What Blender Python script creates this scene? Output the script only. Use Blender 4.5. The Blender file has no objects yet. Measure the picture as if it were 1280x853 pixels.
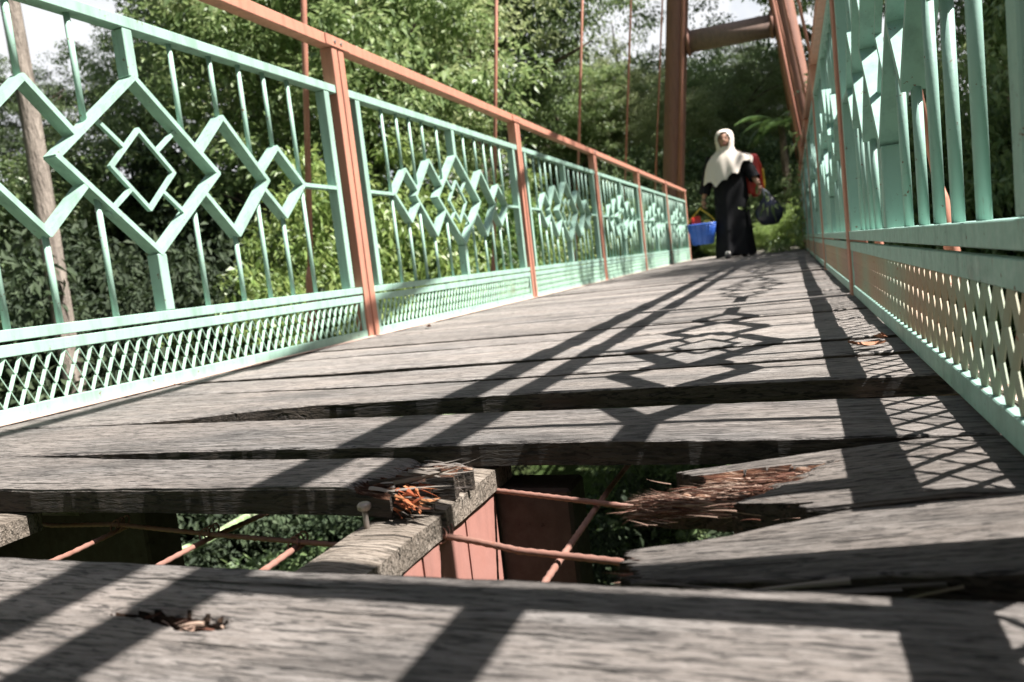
import bpy, bmesh, math, random
from mathutils import Vector, Matrix, noise

# ------------------------------------------------------------------ camera, world, sun, exposure
S = bpy.context.scene
COL = S.collection
S.render.resolution_x, S.render.resolution_y = 1024, 682
cam_d = bpy.data.cameras.new('camera'); cam = bpy.data.objects.new('camera', cam_d); COL.objects.link(cam)
CAM_H = 0.197
cr = Vector((0.93103753, 0.34656831, -0.11427824)); cu = Vector((0.07282154, 0.13041201, 0.98878194)); cw = Vector((-0.35758374, 0.92891502, -0.09618084))
M = Matrix((cr, cu, -cw)).transposed().to_4x4(); M.translation = Vector((0, 0, CAM_H)); cam.matrix_world = M
cam_d.sensor_width = 22.3; cam_d.lens = 937.2/1280*22.3
cam_d.clip_start = 0.02; cam_d.clip_end = 600
cam_d.dof.use_dof = True; cam_d.dof.focus_distance = 1.0; cam_d.dof.aperture_fstop = 4.5
S.camera = cam
SUN = Vector((0.645, 0.0, 1.0)).normalized()
wd = bpy.data.worlds.new('World'); S.world = wd; wd.use_nodes = True
nt = wd.node_tree; bg = nt.nodes['Background']; sky = nt.nodes.new('ShaderNodeTexSky')
sky.sky_type = 'NISHITA'; sky.sun_disc = False
sky.sun_elevation = math.asin(SUN.z); sky.sun_rotation = math.atan2(SUN.x, SUN.y)
sky.dust_density = 2.0; sky.air_density = 1.0
# thin white tropical cloud low in the sky
_tc = nt.nodes.new('ShaderNodeTexCoord'); _sx = nt.nodes.new('ShaderNodeSeparateXYZ'); nt.links.new(_tc.outputs['Generated'], _sx.inputs[0])
_el = nt.nodes.new('ShaderNodeMapRange'); _el.inputs[1].default_value = 0.32; _el.inputs[2].default_value = 0.6; _el.inputs[3].default_value = 1; _el.inputs[4].default_value = 0
nt.links.new(_sx.outputs['Z'], _el.inputs[0])
_nz = nt.nodes.new('ShaderNodeTexNoise'); _nz.inputs['Scale'].default_value = 5.0; _nz.inputs['Detail'].default_value = 6; nt.links.new(_tc.outputs['Generated'], _nz.inputs['Vector'])
_rp = nt.nodes.new('ShaderNodeMapRange'); _rp.inputs[1].default_value = 0.2; _rp.inputs[2].default_value = 0.45; nt.links.new(_nz.outputs['Fac'], _rp.inputs[0])
_mu = nt.nodes.new('ShaderNodeMath'); _mu.operation = 'MULTIPLY'; nt.links.new(_el.outputs[0], _mu.inputs[0]); nt.links.new(_rp.outputs[0], _mu.inputs[1])
_mx = nt.nodes.new('ShaderNodeMix'); _mx.data_type = 'RGBA'; _mx.inputs[7].default_value = (6.6, 6.7, 6.9, 1)
nt.links.new(_mu.outputs[0], _mx.inputs[0]); nt.links.new(sky.outputs[0], _mx.inputs[6]); nt.links.new(_mx.outputs[2], bg.inputs[0]); bg.inputs[1].default_value = 0.05
sun_d = bpy.data.lights.new('sun', 'SUN'); sun_d.energy = 5.0; sun_d.angle = math.radians(0.53); sun_d.color = (1, 0.96, 0.91)
sun = bpy.data.objects.new('sun', sun_d); COL.objects.link(sun); sun.rotation_euler = SUN.to_track_quat('Z', 'Y').to_euler(); sun.location = (10, 0, 20)
S.view_settings.view_transform = 'Standard'; S.view_settings.look = 'None'; S.view_settings.gamma = 1
S.view_settings.use_curve_mapping = False
S.view_settings.exposure = 1.62
S.render.engine = 'CYCLES'
S.cycles.max_bounces = 7; S.cycles.diffuse_bounces = 2; S.cycles.glossy_bounces = 2; S.cycles.transmission_bounces = 3

# ------------------------------------------------------------------ helpers
def tag(o, label=None, cat=None, group=None, kind=None):
    if label: o['label'] = label
    if cat: o['category'] = cat
    if group: o['group'] = group
    if kind: o['kind'] = kind
    return o

RECOLOURED = {}
def obj(name, bm, mats, parent=None, smooth=False):
    if isinstance(bm, bmesh.types.BMesh):
        me = bpy.data.meshes.new(name); bm.to_mesh(me); bm.free()
    else:
        me = bm
    if smooth:
        me.polygons.foreach_set('use_smooth', [True]*len(me.polygons))
    if not isinstance(mats, (list, tuple)): mats = [mats]
    if not len(me.materials):
        for m in mats: me.materials.append(m)
    elif me.materials[0] != mats[0]:                                  # same shape in another leaf colour
        key = (me.name, mats[0].name)
        if key not in RECOLOURED:
            RECOLOURED[key] = me.copy(); RECOLOURED[key].materials[0] = mats[0]
        me = RECOLOURED[key]
    o = bpy.data.objects.new(name, me); COL.objects.link(o)
    if parent: o.parent = parent
    return o

def empty(name, loc=(0, 0, 0), label=None, cat=None, group=None, rz=0):
    o = bpy.data.objects.new(name, None); o.location = loc; o.rotation_euler = (0, 0, rz); o.empty_display_size = 0.1
    COL.objects.link(o); return tag(o, label, cat, group)

def copy_tree(o, parent=None):
    c = o.copy(); COL.objects.link(c); c.parent = parent
    for ch in list(o.children): copy_tree(ch, c)
    return c

def box(bm, x0, x1, y0, y1, z0, z1, mi=0):
    v = [bm.verts.new((x, y, z)) for z in (z0, z1) for y in (y0, y1) for x in (x0, x1)]
    fs = []
    for q in ((0, 2, 3, 1), (4, 5, 7, 6), (0, 1, 5, 4), (2, 6, 7, 3), (0, 4, 6, 2), (1, 3, 7, 5)):
        f = bm.faces.new([v[i] for i in q]); f.material_index = mi; fs.append(f)
    return fs

def prism(bm, a, b, wa, wb, ha, hb=None):
    """box beam from a to b; wa = wide axis vector, half-size ha ; wb other axis, half hb"""
    hb = ha if hb is None else hb
    a, b = Vector(a), Vector(b)
    vs = []
    for p in (a, b):
        for s, t in ((-1, -1), (1, -1), (1, 1), (-1, 1)):
            vs.append(bm.verts.new(p + wa*s*ha + wb*t*hb))
    for q in ((0, 3, 2, 1), (4, 5, 6, 7)): bm.faces.new([vs[i] for i in q])
    for i in range(4):
        j = (i+1) % 4; bm.faces.new((vs[i], vs[j], vs[4+j], vs[4+i]))

def tube(bm, pts, radii, n=8, cap=True, mi=0):
    pts = [Vector(p) for p in pts]
    if not isinstance(radii, (list, tuple)): radii = [radii]*len(pts)
    rings = []; prev = None
    for i, p in enumerate(pts):
        d = (pts[min(i+1, len(pts)-1)] - pts[max(i-1, 0)]).normalized()
        if prev is None:
            ax = d.orthogonal().normalized()
        else:
            ax = (prev - d*prev.dot(d))
            ax = ax.normalized() if ax.length > 1e-6 else d.orthogonal().normalized()
        prev = ax; ay = d.cross(ax)
        rings.append([bm.verts.new(p + (ax*math.cos(2*math.pi*k/n) + ay*math.sin(2*math.pi*k/n))*radii[i]) for k in range(n)])
    for a, b in zip(rings, rings[1:]):
        for k in range(n):
            f = bm.faces.new((a[k], a[(k+1) % n], b[(k+1) % n], b[k])); f.material_index = mi; f.smooth = True
    if cap:
        f = bm.faces.new(rings[0][::-1]); f.material_index = mi
        f = bm.faces.new(rings[-1]); f.material_index = mi

def bev(bm, w, seg=1):
    bmesh.ops.bevel(bm, geom=[e for e in bm.edges], offset=w, segments=seg, affect='EDGES', clamp_overlap=True)

def N3(x, y, z): return noise.noise(Vector((x, y, z)))

# ------------------------------------------------------------------ materials
def mat(name, base=(0.5, 0.5, 0.5), rough=0.6, spec=0.5, metal=0.0):
    m = bpy.data.materials.new(name); m.use_nodes = True
    b = m.node_tree.nodes['Principled BSDF']
    b.inputs['Base Color'].default_value = (*base, 1); b.inputs['Roughness'].default_value = rough
    b.inputs['Specular IOR Level'].default_value = spec; b.inputs['Metallic'].default_value = metal
    return m

class NB:
    def __init__(s, m): s.m = m; s.t = m.node_tree; s.b = s.t.nodes['Principled BSDF']
    def n(s, typ, **k):
        x = s.t.nodes.new(typ)
        for a, v in k.items(): setattr(x, a, v)
        return x
    def l(s, a, b): s.t.links.new(a, b)
    def coords(s, scale=(1, 1, 1), rnd=True, src='Object'):
        tc = s.n('ShaderNodeTexCoord'); mp = s.n('ShaderNodeMapping'); mp.inputs['Scale'].default_value = scale
        if rnd:
            oi = s.n('ShaderNodeObjectInfo'); mu = s.n('ShaderNodeMath', operation='MULTIPLY'); mu.inputs[1].default_value = 53.7
            cx = s.n('ShaderNodeCombineXYZ'); s.l(oi.outputs['Random'], mu.inputs[0])
            for i in range(3): s.l(mu.outputs[0], cx.inputs[i])
            ad = s.n('ShaderNodeVectorMath', operation='ADD'); s.l(tc.outputs[src], ad.inputs[0]); s.l(cx.outputs[0], ad.inputs[1]); s.l(ad.outputs[0], mp.inputs[0])
        else:
            s.l(tc.outputs[src], mp.inputs[0])
        return mp.outputs[0]
    def noise(s, vec, scale, detail=4, rough=0.6, dist=0):
        x = s.n('ShaderNodeTexNoise'); x.inputs['Scale'].default_value = scale; x.inputs['Detail'].default_value = detail
        x.inputs['Roughness'].default_value = rough; x.inputs['Distortion'].default_value = dist; s.l(vec, x.inputs['Vector']); return x.outputs['Fac']
    def ramp(s, fac, stops, interp='LINEAR'):
        x = s.n('ShaderNodeValToRGB'); x.color_ramp.interpolation = interp; e = x.color_ramp.elements
        while len(e) < len(stops): e.new(0.5)
        for i, (p, c) in enumerate(stops):
            e[i].position = p; e[i].color = (*c, 1) if len(c) == 3 else c
        s.l(fac, x.inputs[0]); return x.outputs[0]
    def mix(s, fac, a, b, mode='MIX'):
        x = s.n('ShaderNodeMix', data_type='RGBA', blend_type=mode)
        for v, i in ((fac, 0), (a, 6), (b, 7)):
            if isinstance(v, (int, float)): x.inputs[i].default_value = v
            elif isinstance(v, tuple): x.inputs[i].default_value = (*v, 1)
            else: s.l(v, x.inputs[i])
        return x.outputs[2]
    def bump(s, h, strength, dist=0.01):
        x = s.n('ShaderNodeBump'); x.inputs['Strength'].default_value = strength; x.inputs['Distance'].default_value = dist
        s.l(h, x.inputs['Height']); s.l(x.outputs[0], s.b.inputs['Normal']); return x

def wood_mat(name, light, dark, rot=False, var=0.28):
    m = mat(name, light, 0.85, 0.25); B = NB(m)
    v1 = B.coords((3.2, 60, 45)); v2 = B.coords((20, 270, 160)); v3 = B.coords((2.5, 7, 5)); v4 = B.coords((9, 420, 120))
    g1 = B.noise(v1, 1, 5, 0.65, 0.4); g2 = B.noise(v2, 1, 4, 0.7, 0.2); g3 = B.noise(v3, 1, 4, 0.6)
    c = B.ramp(g1, [(0.28, dark), (0.5, tuple((a+b)/2 for a, b in zip(light, dark))), (0.68, light)])
    c = B.mix(B.ramp(g2, [(0.36, (0.25,)*3), (0.56, (1,)*3)]), tuple(d*0.55 for d in dark), c)
    c = B.mix(B.ramp(g3, [(0.35, (0.0,)*3), (0.7, (0.65,)*3)]), c, tuple(a*b for a, b in zip(light, (1.12, 1.03, 0.96))))
    g5 = B.noise(B.coords((38, 340, 200)), 1, 3, 0.7, 0.5)
    c = B.mix(B.ramp(g5, [(0.40, (0.85,)*3), (0.49, (0,)*3)]), c, tuple(d*0.4 for d in dark))
    c = B.mix(B.ramp(g5, [(0.60, (0,)*3), (0.72, (0.45,)*3)]), c, tuple(min(1, a*1.3) for a in light))
    # long dark cracks
    ck = B.noise(v4, 0.35, 3, 0.6, 0.3)
    c = B.mix(B.ramp(ck, [(0.30, (1,)*3), (0.36, (0,)*3)]), c, (0.02, 0.017, 0.014))
    # blotches (algae, damp)
    bl = B.noise(B.coords((3, 9, 6)), 1.7, 6, 0.7)
    c = B.mix(B.ramp(bl, [(0.52, (0,)*3), (0.70, (0.7,)*3)]), c, tuple(d*0.75 for d in dark))
    kn = B.noise(B.coords((5, 16, 16)), 1.0, 2, 0.5)
    c = B.mix(B.ramp(kn, [(0.72, (0,)*3), (0.76, (0.8,)*3)]), c, (0.05, 0.035, 0.025))
    oi = B.n('ShaderNodeObjectInfo'); mr = B.n('ShaderNodeMapRange'); mr.inputs[3].default_value = 1-var; mr.inputs[4].default_value = 1.0+var*0.35
    B.l(oi.outputs['Random'], mr.inputs[0])
    cc = B.n('ShaderNodeCombineColor')
    for i in range(3): B.l(mr.outputs[0], cc.inputs[i])
    c = B.mix(1.0, c, cc.outputs[0], 'MULTIPLY')
    B.l(c, B.b.inputs['Base Color'])
    h = B.n('ShaderNodeMath', operation='ADD'); B.l(g1, h.inputs[0]); B.l(g2, h.inputs[1])
    h2 = B.n('ShaderNodeMath', operation='SUBTRACT'); B.l(h.outputs[0], h2.inputs[0]); B.l(B.ramp(ck, [(0.30, (1,)*3), (0.37, (0,)*3)]), h2.inputs[1])
    B.bump(h2.outputs[0], 1.0, 0.006)
    return m

def fleck_mat(name):
    m = mat(name, (0.05, 0.03, 0.02), 0.95, 0.1); B = NB(m); v = B.coords((40, 170, 120))
    B.l(B.ramp(B.noise(v, 1, 5, 0.7, 0.6), [(0.40, (0.008, 0.006, 0.005)), (0.58, (0.035, 0.022, 0.015)), (0.68, (0.12, 0.07, 0.045)), (0.76, (0.38, 0.28, 0.2))]), B.b.inputs['Base Color'])
    B.bump(B.noise(v, 1.5, 4, 0.7), 1.0, 0.006); return m

def torn_mat(name):
    m = mat(name, (0.05, 0.03, 0.02), 0.95, 0.1); B = NB(m); v = B.coords((22, 420, 160)); w = B.coords((30, 60, 60))
    c = B.ramp(B.noise(v, 1, 4, 0.7, 0.5), [(0.36, (0.014, 0.009, 0.007)), (0.48, (0.075, 0.032, 0.02)), (0.58, (0.19, 0.10, 0.065)), (0.68, (0.40, 0.30, 0.235))])
    c = B.mix(B.ramp(B.noise(w, 1, 3, 0.6), [(0.45, (0,)*3), (0.65, (0.8,)*3)]), c, (0.03, 0.018, 0.013))
    B.l(c, B.b.inputs['Base Color']); B.bump(B.noise(v, 1.4, 4, 0.7), 1.0, 0.006); return m

def paint_mat(name, col, rust=(0.16, 0.06, 0.03), chip=0.70, rough=0.42, fade=0.12):
    m = mat(name, col, rough, 0.45); B = NB(m)
    v = B.coords((1, 1, 1))
    a = B.noise(v, 9, 5, 0.65); s = B.noise(v, 70, 4, 0.7); big = B.noise(v, 3.2, 4, 0.6)
    c = B.mix(B.ramp(a, [(0.35, (0,)*3), (0.7, (1,)*3)]), col, tuple(min(1, x*(1-fade)+0.02) for x in col))
    c = B.mix(B.ramp(s, [(chip-0.03, (0,)*3), (chip, (1,)*3)]), c, rust)
    # larger scuffs only where the broad noise is high
    mu = B.n('ShaderNodeMath', operation='MULTIPLY'); B.l(a, mu.inputs[0]); B.l(big, mu.inputs[1])
    c = B.mix(B.ramp(mu.outputs[0], [(0.40, (0,)*3), (0.46, (0.75,)*3)]), c, tuple(x*0.45+r*0.5 for x, r in zip(col, rust)))
    gr = B.noise(B.coords((26, 26, 3.5)), 1.0, 5, 0.65)
    c = B.mix(B.ramp(gr, [(0.46, (0,)*3), (0.72, (0.6,)*3)]), c, tuple(x*0.42+0.015 for x in col))
    rs = B.noise(B.coords((34, 34, 5)), 1.7, 4, 0.7)
    c = B.mix(B.ramp(rs, [(0.66, (0,)*3), (0.72, (0.7,)*3)]), c, tuple(x*0.35+r*0.65 for x, r in zip(col, rust)))
    B.l(c, B.b.inputs['Base Color'])
    B.l(B.ramp(s, [(0.3, (rough-0.08,)*3), (0.8, (rough+0.3,)*3)]), B.b.inputs['Roughness'])
    B.bump(s, 0.12, 0.003)
    return m

def leaf_mat(name, c1, c2, c3, trans=0.35, rough=0.42, shade=None):
    m = bpy.data.materials.new(name); m.use_nodes = True
    t = m.node_tree; b = t.nodes['Principled BSDF']; out = t.nodes['Material Output']
    geo = t.nodes.new('ShaderNodeNewGeometry'); rp = t.nodes.new('ShaderNodeValToRGB')
    e = rp.color_ramp.elements; e.new(0.5); e[0].position = 0; e[1].position = 0.55; e[2].position = 1.0
    for i, c in enumerate((c1, c2, c3)): e[i].color = (*c, 1)
    t.links.new(geo.outputs['Random Per Island'], rp.inputs[0])
    oi = t.nodes.new('ShaderNodeObjectInfo'); hs = t.nodes.new('ShaderNodeHueSaturation')
    mr = t.nodes.new('ShaderNodeMapRange'); mr.inputs[3].default_value = 0.75; mr.inputs[4].default_value = 1.2
    t.links.new(oi.outputs['Random'], mr.inputs[0]); t.links.new(mr.outputs[0], hs.inputs['Value']); t.links.new(rp.outputs[0], hs.inputs['Color'])
    t.links.new(hs.outputs[0], b.inputs['Base Color']); b.inputs['Roughness'].default_value = rough; b.inputs['Specular IOR Level'].default_value = 0.5
    tr = t.nodes.new('ShaderNodeBsdfTranslucent'); mx = t.nodes.new('ShaderNodeMixShader'); mx.inputs[0].default_value = trans
    br = t.nodes.new('ShaderNodeHueSaturation'); br.inputs['Value'].default_value = 1.3; br.inputs['Hue'].default_value = 0.485
    t.links.new(hs.outputs[0], br.inputs['Color']); t.links.new(br.outputs[0], tr.inputs[0])
    t.links.new(b.outputs[0], mx.inputs[1]); t.links.new(tr.outputs[0], mx.inputs[2]); t.links.new(mx.outputs[0], out.inputs[0])
    return m

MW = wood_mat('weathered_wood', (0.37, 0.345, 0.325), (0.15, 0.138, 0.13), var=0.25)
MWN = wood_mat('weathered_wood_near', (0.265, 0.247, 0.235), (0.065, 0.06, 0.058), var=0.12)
MWD = wood_mat('dark_weathered_wood', (0.215, 0.198, 0.186), (0.055, 0.05, 0.047), var=0.1)
MEDGE = wood_mat('dark_plank_edge', (0.085, 0.07, 0.058), (0.03, 0.026, 0.022), var=0.2)  # darker wood tone on plank sides and ends
MWB = wood_mat('batten_wood', (0.33, 0.29, 0.25), (0.15, 0.125, 0.10))
MROT = fleck_mat('rotten_wood'); MTORN = torn_mat('torn_wood')
MGREEN = paint_mat('mint_green_paint', (0.30, 0.47, 0.385), chip=0.68)
MGREEN2 = paint_mat('shaded_mint_green_paint', (0.27, 0.44, 0.375), chip=0.68)  # same mint paint, darker and bluer: shade of the right railing in the colour
MMESH = paint_mat('mint_mesh_paint', (0.34, 0.53, 0.41), chip=0.72)
MMESH2 = mat('mottled_mesh_paint', (0.6, 0.5, 0.4), 0.5, 0.45)  # mottled pale green, tan and pink tones
_B = NB(MMESH2); _v = _B.coords((1, 1, 1))
_c = _B.ramp(_B.noise(_v, 1.3, 2, 0.5), [(0.3, (0.28, 0.35, 0.26)), (0.42, (0.37, 0.27, 0.18)), (0.6, (0.36, 0.22, 0.18))])
_c = _B.mix(_B.ramp(_B.noise(_v, 90, 3, 0.6), [(0.66, (0,)*3), (0.7, (1,)*3)]), _c, (0.30, 0.13, 0.08)); _B.l(_c, _B.b.inputs['Base Color'])
MORANGE = paint_mat('salmon_orange_paint', (0.50, 0.215, 0.145), rust=(0.20, 0.06, 0.035), chip=0.72, rough=0.5)
MPINK = paint_mat('pink_primer_paint', (0.33, 0.15, 0.12), rust=(0.3, 0.12, 0.09), chip=0.72, rough=0.7)
MTOWER = paint_mat('brown_orange_paint', (0.31, 0.145, 0.10), rust=(0.24, 0.10, 0.06), chip=0.66, rough=0.6)
MBEAM = paint_mat('dull_pink_brown_paint', (0.27, 0.18, 0.145), rust=(0.2, 0.1, 0.08), chip=0.66, rough=0.65)
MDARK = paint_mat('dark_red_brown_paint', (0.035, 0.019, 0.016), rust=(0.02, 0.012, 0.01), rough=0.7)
MREBAR = paint_mat('rusty_rebar', (0.24, 0.115, 0.085), rust=(0.22, 0.10, 0.07), chip=0.62, rough=0.8)
MSTRIP = paint_mat('pale_pink_strip', (0.66, 0.48, 0.40), chip=0.66, rough=0.7)
MBOLT = mat('grey_bolt_steel', (0.30, 0.26, 0.23), 0.5, 0.5, 0.6)
MMOSS = paint_mat('mossy_cable', (0.20, 0.30, 0.13), rust=(0.35, 0.36, 0.25), chip=0.55, rough=0.9)
def fibre_mat(name, a, b, c):
    m = mat(name, a, 0.85, 0.2); B = NB(m); g = B.n('ShaderNodeNewGeometry')
    B.l(B.ramp(g.outputs['Random Per Island'], [(0, a), (0.5, b), (1, c)]), B.b.inputs['Base Color']); return m
MFIB = fibre_mat('rotten_fibre', (0.03, 0.014, 0.010), (0.12, 0.05, 0.033), (0.38, 0.28, 0.22))
MSPL = fibre_mat('grey_splinters', (0.06, 0.05, 0.045), (0.16, 0.14, 0.125), (0.28, 0.24, 0.2))
MORSPL = fibre_mat('orange_splinters', (0.06, 0.025, 0.015), (0.30, 0.075, 0.03), (0.36, 0.17, 0.08))

# ------------------------------------------------------------------ bridge frame numbers
XL, XR = -1.494, 0.156
D = 1.9174; P1 = 2.4527
Y_END = 12.05

# ------------------------------------------------------------------ terrain and path
def ground_z(x, y):
    def ss(a, b, v):
        t = max(0, min(1, (v-a)/(b-a))); return t*t*(3-2*t)
    far = ss(8.5, 12.3, y)
    valley = -2.7*(1-far) - 0.06*far
    dx = x+0.7
    left = ss(5, 16, -dx)*2.6 + ss(14, 60, -dx)*9
    right = ss(6, 20, dx)*1.5 + ss(20, 60, dx)*5
    back = ss(18, 70, y)*5
    z = valley + left*(1-0.25*far) + right + back
    amp = 0.0 if (abs(dx) < 2 and y > 11.5) else 0.16
    return z + amp*N3(x*0.35, y*0.35, 1.7)
def make_ground():
    bm = bmesh.new(); n = 150
    def warp(t, c, r): return c + math.copysign(abs(t)**2.2, t)*r
    g = [[None]*(n+1) for _ in range(n+1)]
    for i in range(n+1):
        for j in range(n+1):
            x = warp(i/n*2-1, -1, 260); y = warp(j/n*2-1, 9, 260)
            g[i][j] = bm.verts.new((x, y, ground_z(x, y)))
    for i in range(n):
        for j in range(n): bm.faces.new((g[i][j], g[i+1][j], g[i+1][j+1], g[i][j+1]))
    m = mat('leafy_earth', (0.05, 0.06, 0.025), 0.95, 0.1); B = NB(m); v = B.coords((1, 1, 1), False)
    a = B.noise(v, 2.2, 6, 0.7); b = B.noise(v, 0.35, 3)
    c = B.ramp(a, [(0.3, (0.03, 0.028, 0.016)), (0.5, (0.035, 0.055, 0.018)), (0.7, (0.06, 0.10, 0.025))])
    c = B.mix(B.ramp(b, [(0.4, (0,)*3), (0.65, (1,)*3)]), c, (0.045, 0.07, 0.02))
    B.l(c, B.b.inputs['Base Color']); B.bump(a, 0.8, 0.1)
    return tag(obj('ground', bm, m, smooth=True), kind='structure')
make_ground()
def make_path():
    bm = bmesh.new(); rows = []
    for k in range(40):
        y = 12.12 + k*0.5; w = 0.95 + 0.08*math.sin(k)
        xo = -0.67 + 0.004*(k**2)
        rows.append([bm.verts.new((xo + s*w, y, max(ground_z(xo+s*w, y), -0.05) + 0.035 - (0.05 if abs(s) == 1 else 0))) for s in (-1, -0.9, 0, 0.9, 1)])
    for a, b in zip(rows, rows[1:]):
        for i in range(4): bm.faces.new((a[i], a[i+1], b[i+1], b[i]))
    m = mat('pale_worn_concrete', (0.36, 0.33, 0.28), 0.9, 0.2); B = NB(m); v = B.coords((1, 1, 1), False)
    B.l(B.ramp(B.noise(v, 5, 6, 0.7), [(0.3, (0.2, 0.18, 0.15)), (0.7, (0.42, 0.38, 0.33))]), B.b.inputs['Base Color'])
    return tag(obj('path', bm, m), kind='structure')
make_path()

# ------------------------------------------------------------------ bridge understructure
def girder(x, y0, y1, label, depth=0.2, mt=MPINK, z1=-0.056):
    bm = bmesh.new(); w = 0.055
    box(bm, x-w/2, x+w/2-0.004, y0, y1, z1-depth, z1)                # web
    box(bm, x-w/2-0.012, x+w/2, y0, y1, z1-depth-0.008, z1-depth)   # lower flange
    yy = y0+0.1
    while yy < y1-0.05:                                              # plate seams
        box(bm, x+w/2-0.004, x+w/2-0.0015, yy+0.002, min(yy+0.098, y1), z1-depth+0.003, z1-0.002); yy += 0.1
    o = obj('steel_girder', bm, mt); return tag(o, label, 'girder')
girder(-0.372, -1.0, 0.785, 'salmon pink steel girder lying under the batten inside the hole')
for i, (x, lab) in enumerate(((-1.40, 'steel edge girder under the left railing'), (0.085, 'steel edge girder under the right railing'))):
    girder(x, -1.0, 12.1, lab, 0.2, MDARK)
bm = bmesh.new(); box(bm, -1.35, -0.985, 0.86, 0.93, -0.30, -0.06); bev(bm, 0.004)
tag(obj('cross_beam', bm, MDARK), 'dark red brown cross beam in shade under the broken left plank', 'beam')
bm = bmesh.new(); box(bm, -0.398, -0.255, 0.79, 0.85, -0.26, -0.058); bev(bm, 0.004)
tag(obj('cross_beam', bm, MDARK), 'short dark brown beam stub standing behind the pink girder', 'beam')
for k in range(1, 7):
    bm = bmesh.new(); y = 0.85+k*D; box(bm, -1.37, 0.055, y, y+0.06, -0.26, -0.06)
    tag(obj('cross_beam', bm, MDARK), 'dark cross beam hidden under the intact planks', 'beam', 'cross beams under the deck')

def batten(x0, x1, y0, y1, label, zt=-0.031, th=0.026):
    bm = bmesh.new(); ny = max(4, int((y1-y0)/0.02)); ny = min(ny, 160); nx = 4
    top = []; bot = []
    for j in range(ny+1):
        y = y0+(y1-y0)*j/ny
        r = []; rb = []
        for i in range(nx+1):
            x = x0+(x1-x0)*i/nx
            e = 0.002 if i in (0, nx) else 0
            dx = 0.0016*N3(y*30, i*1.3, x0*7)*(1 if i in (0, nx) else 0)
            r.append(bm.verts.new((x+dx, y, zt-e+0.0014*N3(x*90, y*12, 3)-0.006*max(0, N3(x*40, y*18, 9)-0.35))))
            rb.append(bm.verts.new((x+dx, y, zt-th)))
        top.append(r); bot.append(rb)
    for j in range(ny):
        for i in range(nx):
            bm.faces.new((top[j][i], top[j][i+1], top[j+1][i+1], top[j+1][i])); bm.faces.new((bot[j][i], bot[j+1][i], bot[j+1][i+1], bot[j][i+1]))
        bm.faces.new((top[j][0], top[j+1][0], bot[j+1][0], bot[j][0])); bm.faces.new((top[j][nx], bot[j][nx], bot[j+1][nx], top[j+1][nx]))
    for j, s in ((0, 1), (ny, -1)):
        for i in range(nx):
            q = (top[j][i], bot[j][i], bot[j][i+1], top[j][i+1]); bm.faces.new(q if s > 0 else q[::-1])
    return tag(obj('wooden_batten', bm, MWB), label, 'batten')
b1 = batten(-0.405, -0.341, 0.648, 0.835, 'pale grey wooden batten with a square cut end on the pink girder')
b1b = batten(-0.412, -0.343, -0.6, 0.642, 'knotty wooden batten with a standing bolt beside the hole', zt=-0.034)
bm = bmesh.new(); tube(bm, [(0, 0, -0.01), (0, 0, 0.022)], 0.0035); tube(bm, [(0, 0, 0.022), (0, 0, 0.024), (0, 0, 0.029), (0, 0, 0.031)], [0.006, 0.0085, 0.0085, 0.006], 8)
bo = obj('bolt', bm, MBOLT, b1b); bo.location = (-0.402, 0.60, -0.036); bo.scale = (0.8, 0.8, 0.85)
batten(-0.955, -0.888, -0.6, 0.63, 'grey wooden batten end seen at the left edge of the hole')
batten(-0.405, -0.341, 0.90, 12.0, 'wooden batten running under the middle of the intact planks')
batten(-0.955, -0.888, 0.68, 12.0, 'wooden batten running under the left part of the intact planks')
batten(0.055, 0.12, -0.6, 12.0, 'wooden batten under the plank ends by the right railing')
batten(-1.43, -1.37, -0.6, 12.0, 'wooden batten under the plank ends by the left railing')

# rebar rods over the hole
def rod(pts, label, r=0.0030, ribs=True):
    bm = bmesh.new(); P = [Vector(p) for p in pts]
    dense = []
    for a, b in zip(P, P[1:]):
        n = max(2, int((b-a).length/(0.006 if ribs else 0.05)))
        dense += [a.lerp(b, k/n) for k in range(n)]
    dense.append(P[-1])
    for i, q in enumerate(dense): q.z += 0.0015*math.sin(i*0.05)
    tube(bm, dense, [r*(1.13 if (i % 2 and ribs) else 0.93) for i in range(len(dense))], 8)
    return tag(obj('rebar_rod', bm, MREBAR), label, 'rebar', 'rebar rods under the hole')
rod([(-0.352, 0.645, -0.058), (-0.30, 0.628, -0.058), (-0.25, 0.608, -0.058), (-0.155, 0.586, -0.056), (-0.11, 0.57, -0.054)], 'curved rusty rod reaching from the batten end to the lower broken plank', 0.0032)
rod([(-0.36, 0.79, -0.058), (-0.19, 0.738, -0.06), (-0.02, 0.69, -0.06)], 'rusty rod from the pink girder to the fibrous broken plank')
rod([(-0.200, 0.40, -0.066), (-0.212, 0.56, -0.066), (-0.216, 0.83, -0.066), (-0.218, 1.5, -0.08)], 'pale straight rod crossing under two others right of the girder')
rod([(-1.2, 0.72, -0.07), (-0.92, 0.665, -0.066), (-0.79, 0.652, -0.056), (-0.6, 0.632, -0.058), (-0.43, 0.615, -0.060)], 'long rusty rod stretching across the left half of the hole', 0.0027)
rod([(-0.80, 0.2, -0.066), (-0.785, 0.58, -0.065), (-0.79, 0.665, -0.063)], 'leftmost of three short rods tied to the long left rod')
rod([(-0.645, 0.2, -0.068), (-0.635, 0.56, -0.066), (-0.637, 0.64, -0.065), (-0.63, 0.9, -0.075)], 'middle of three short rods tied to the long left rod')
rod([(-0.515, 0.2, -0.068), (-0.503, 0.57, -0.067), (-0.508, 0.635, -0.066)], 'pinkish rightmost of three short rods tied to the long left rod', 0.0034)
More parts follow.
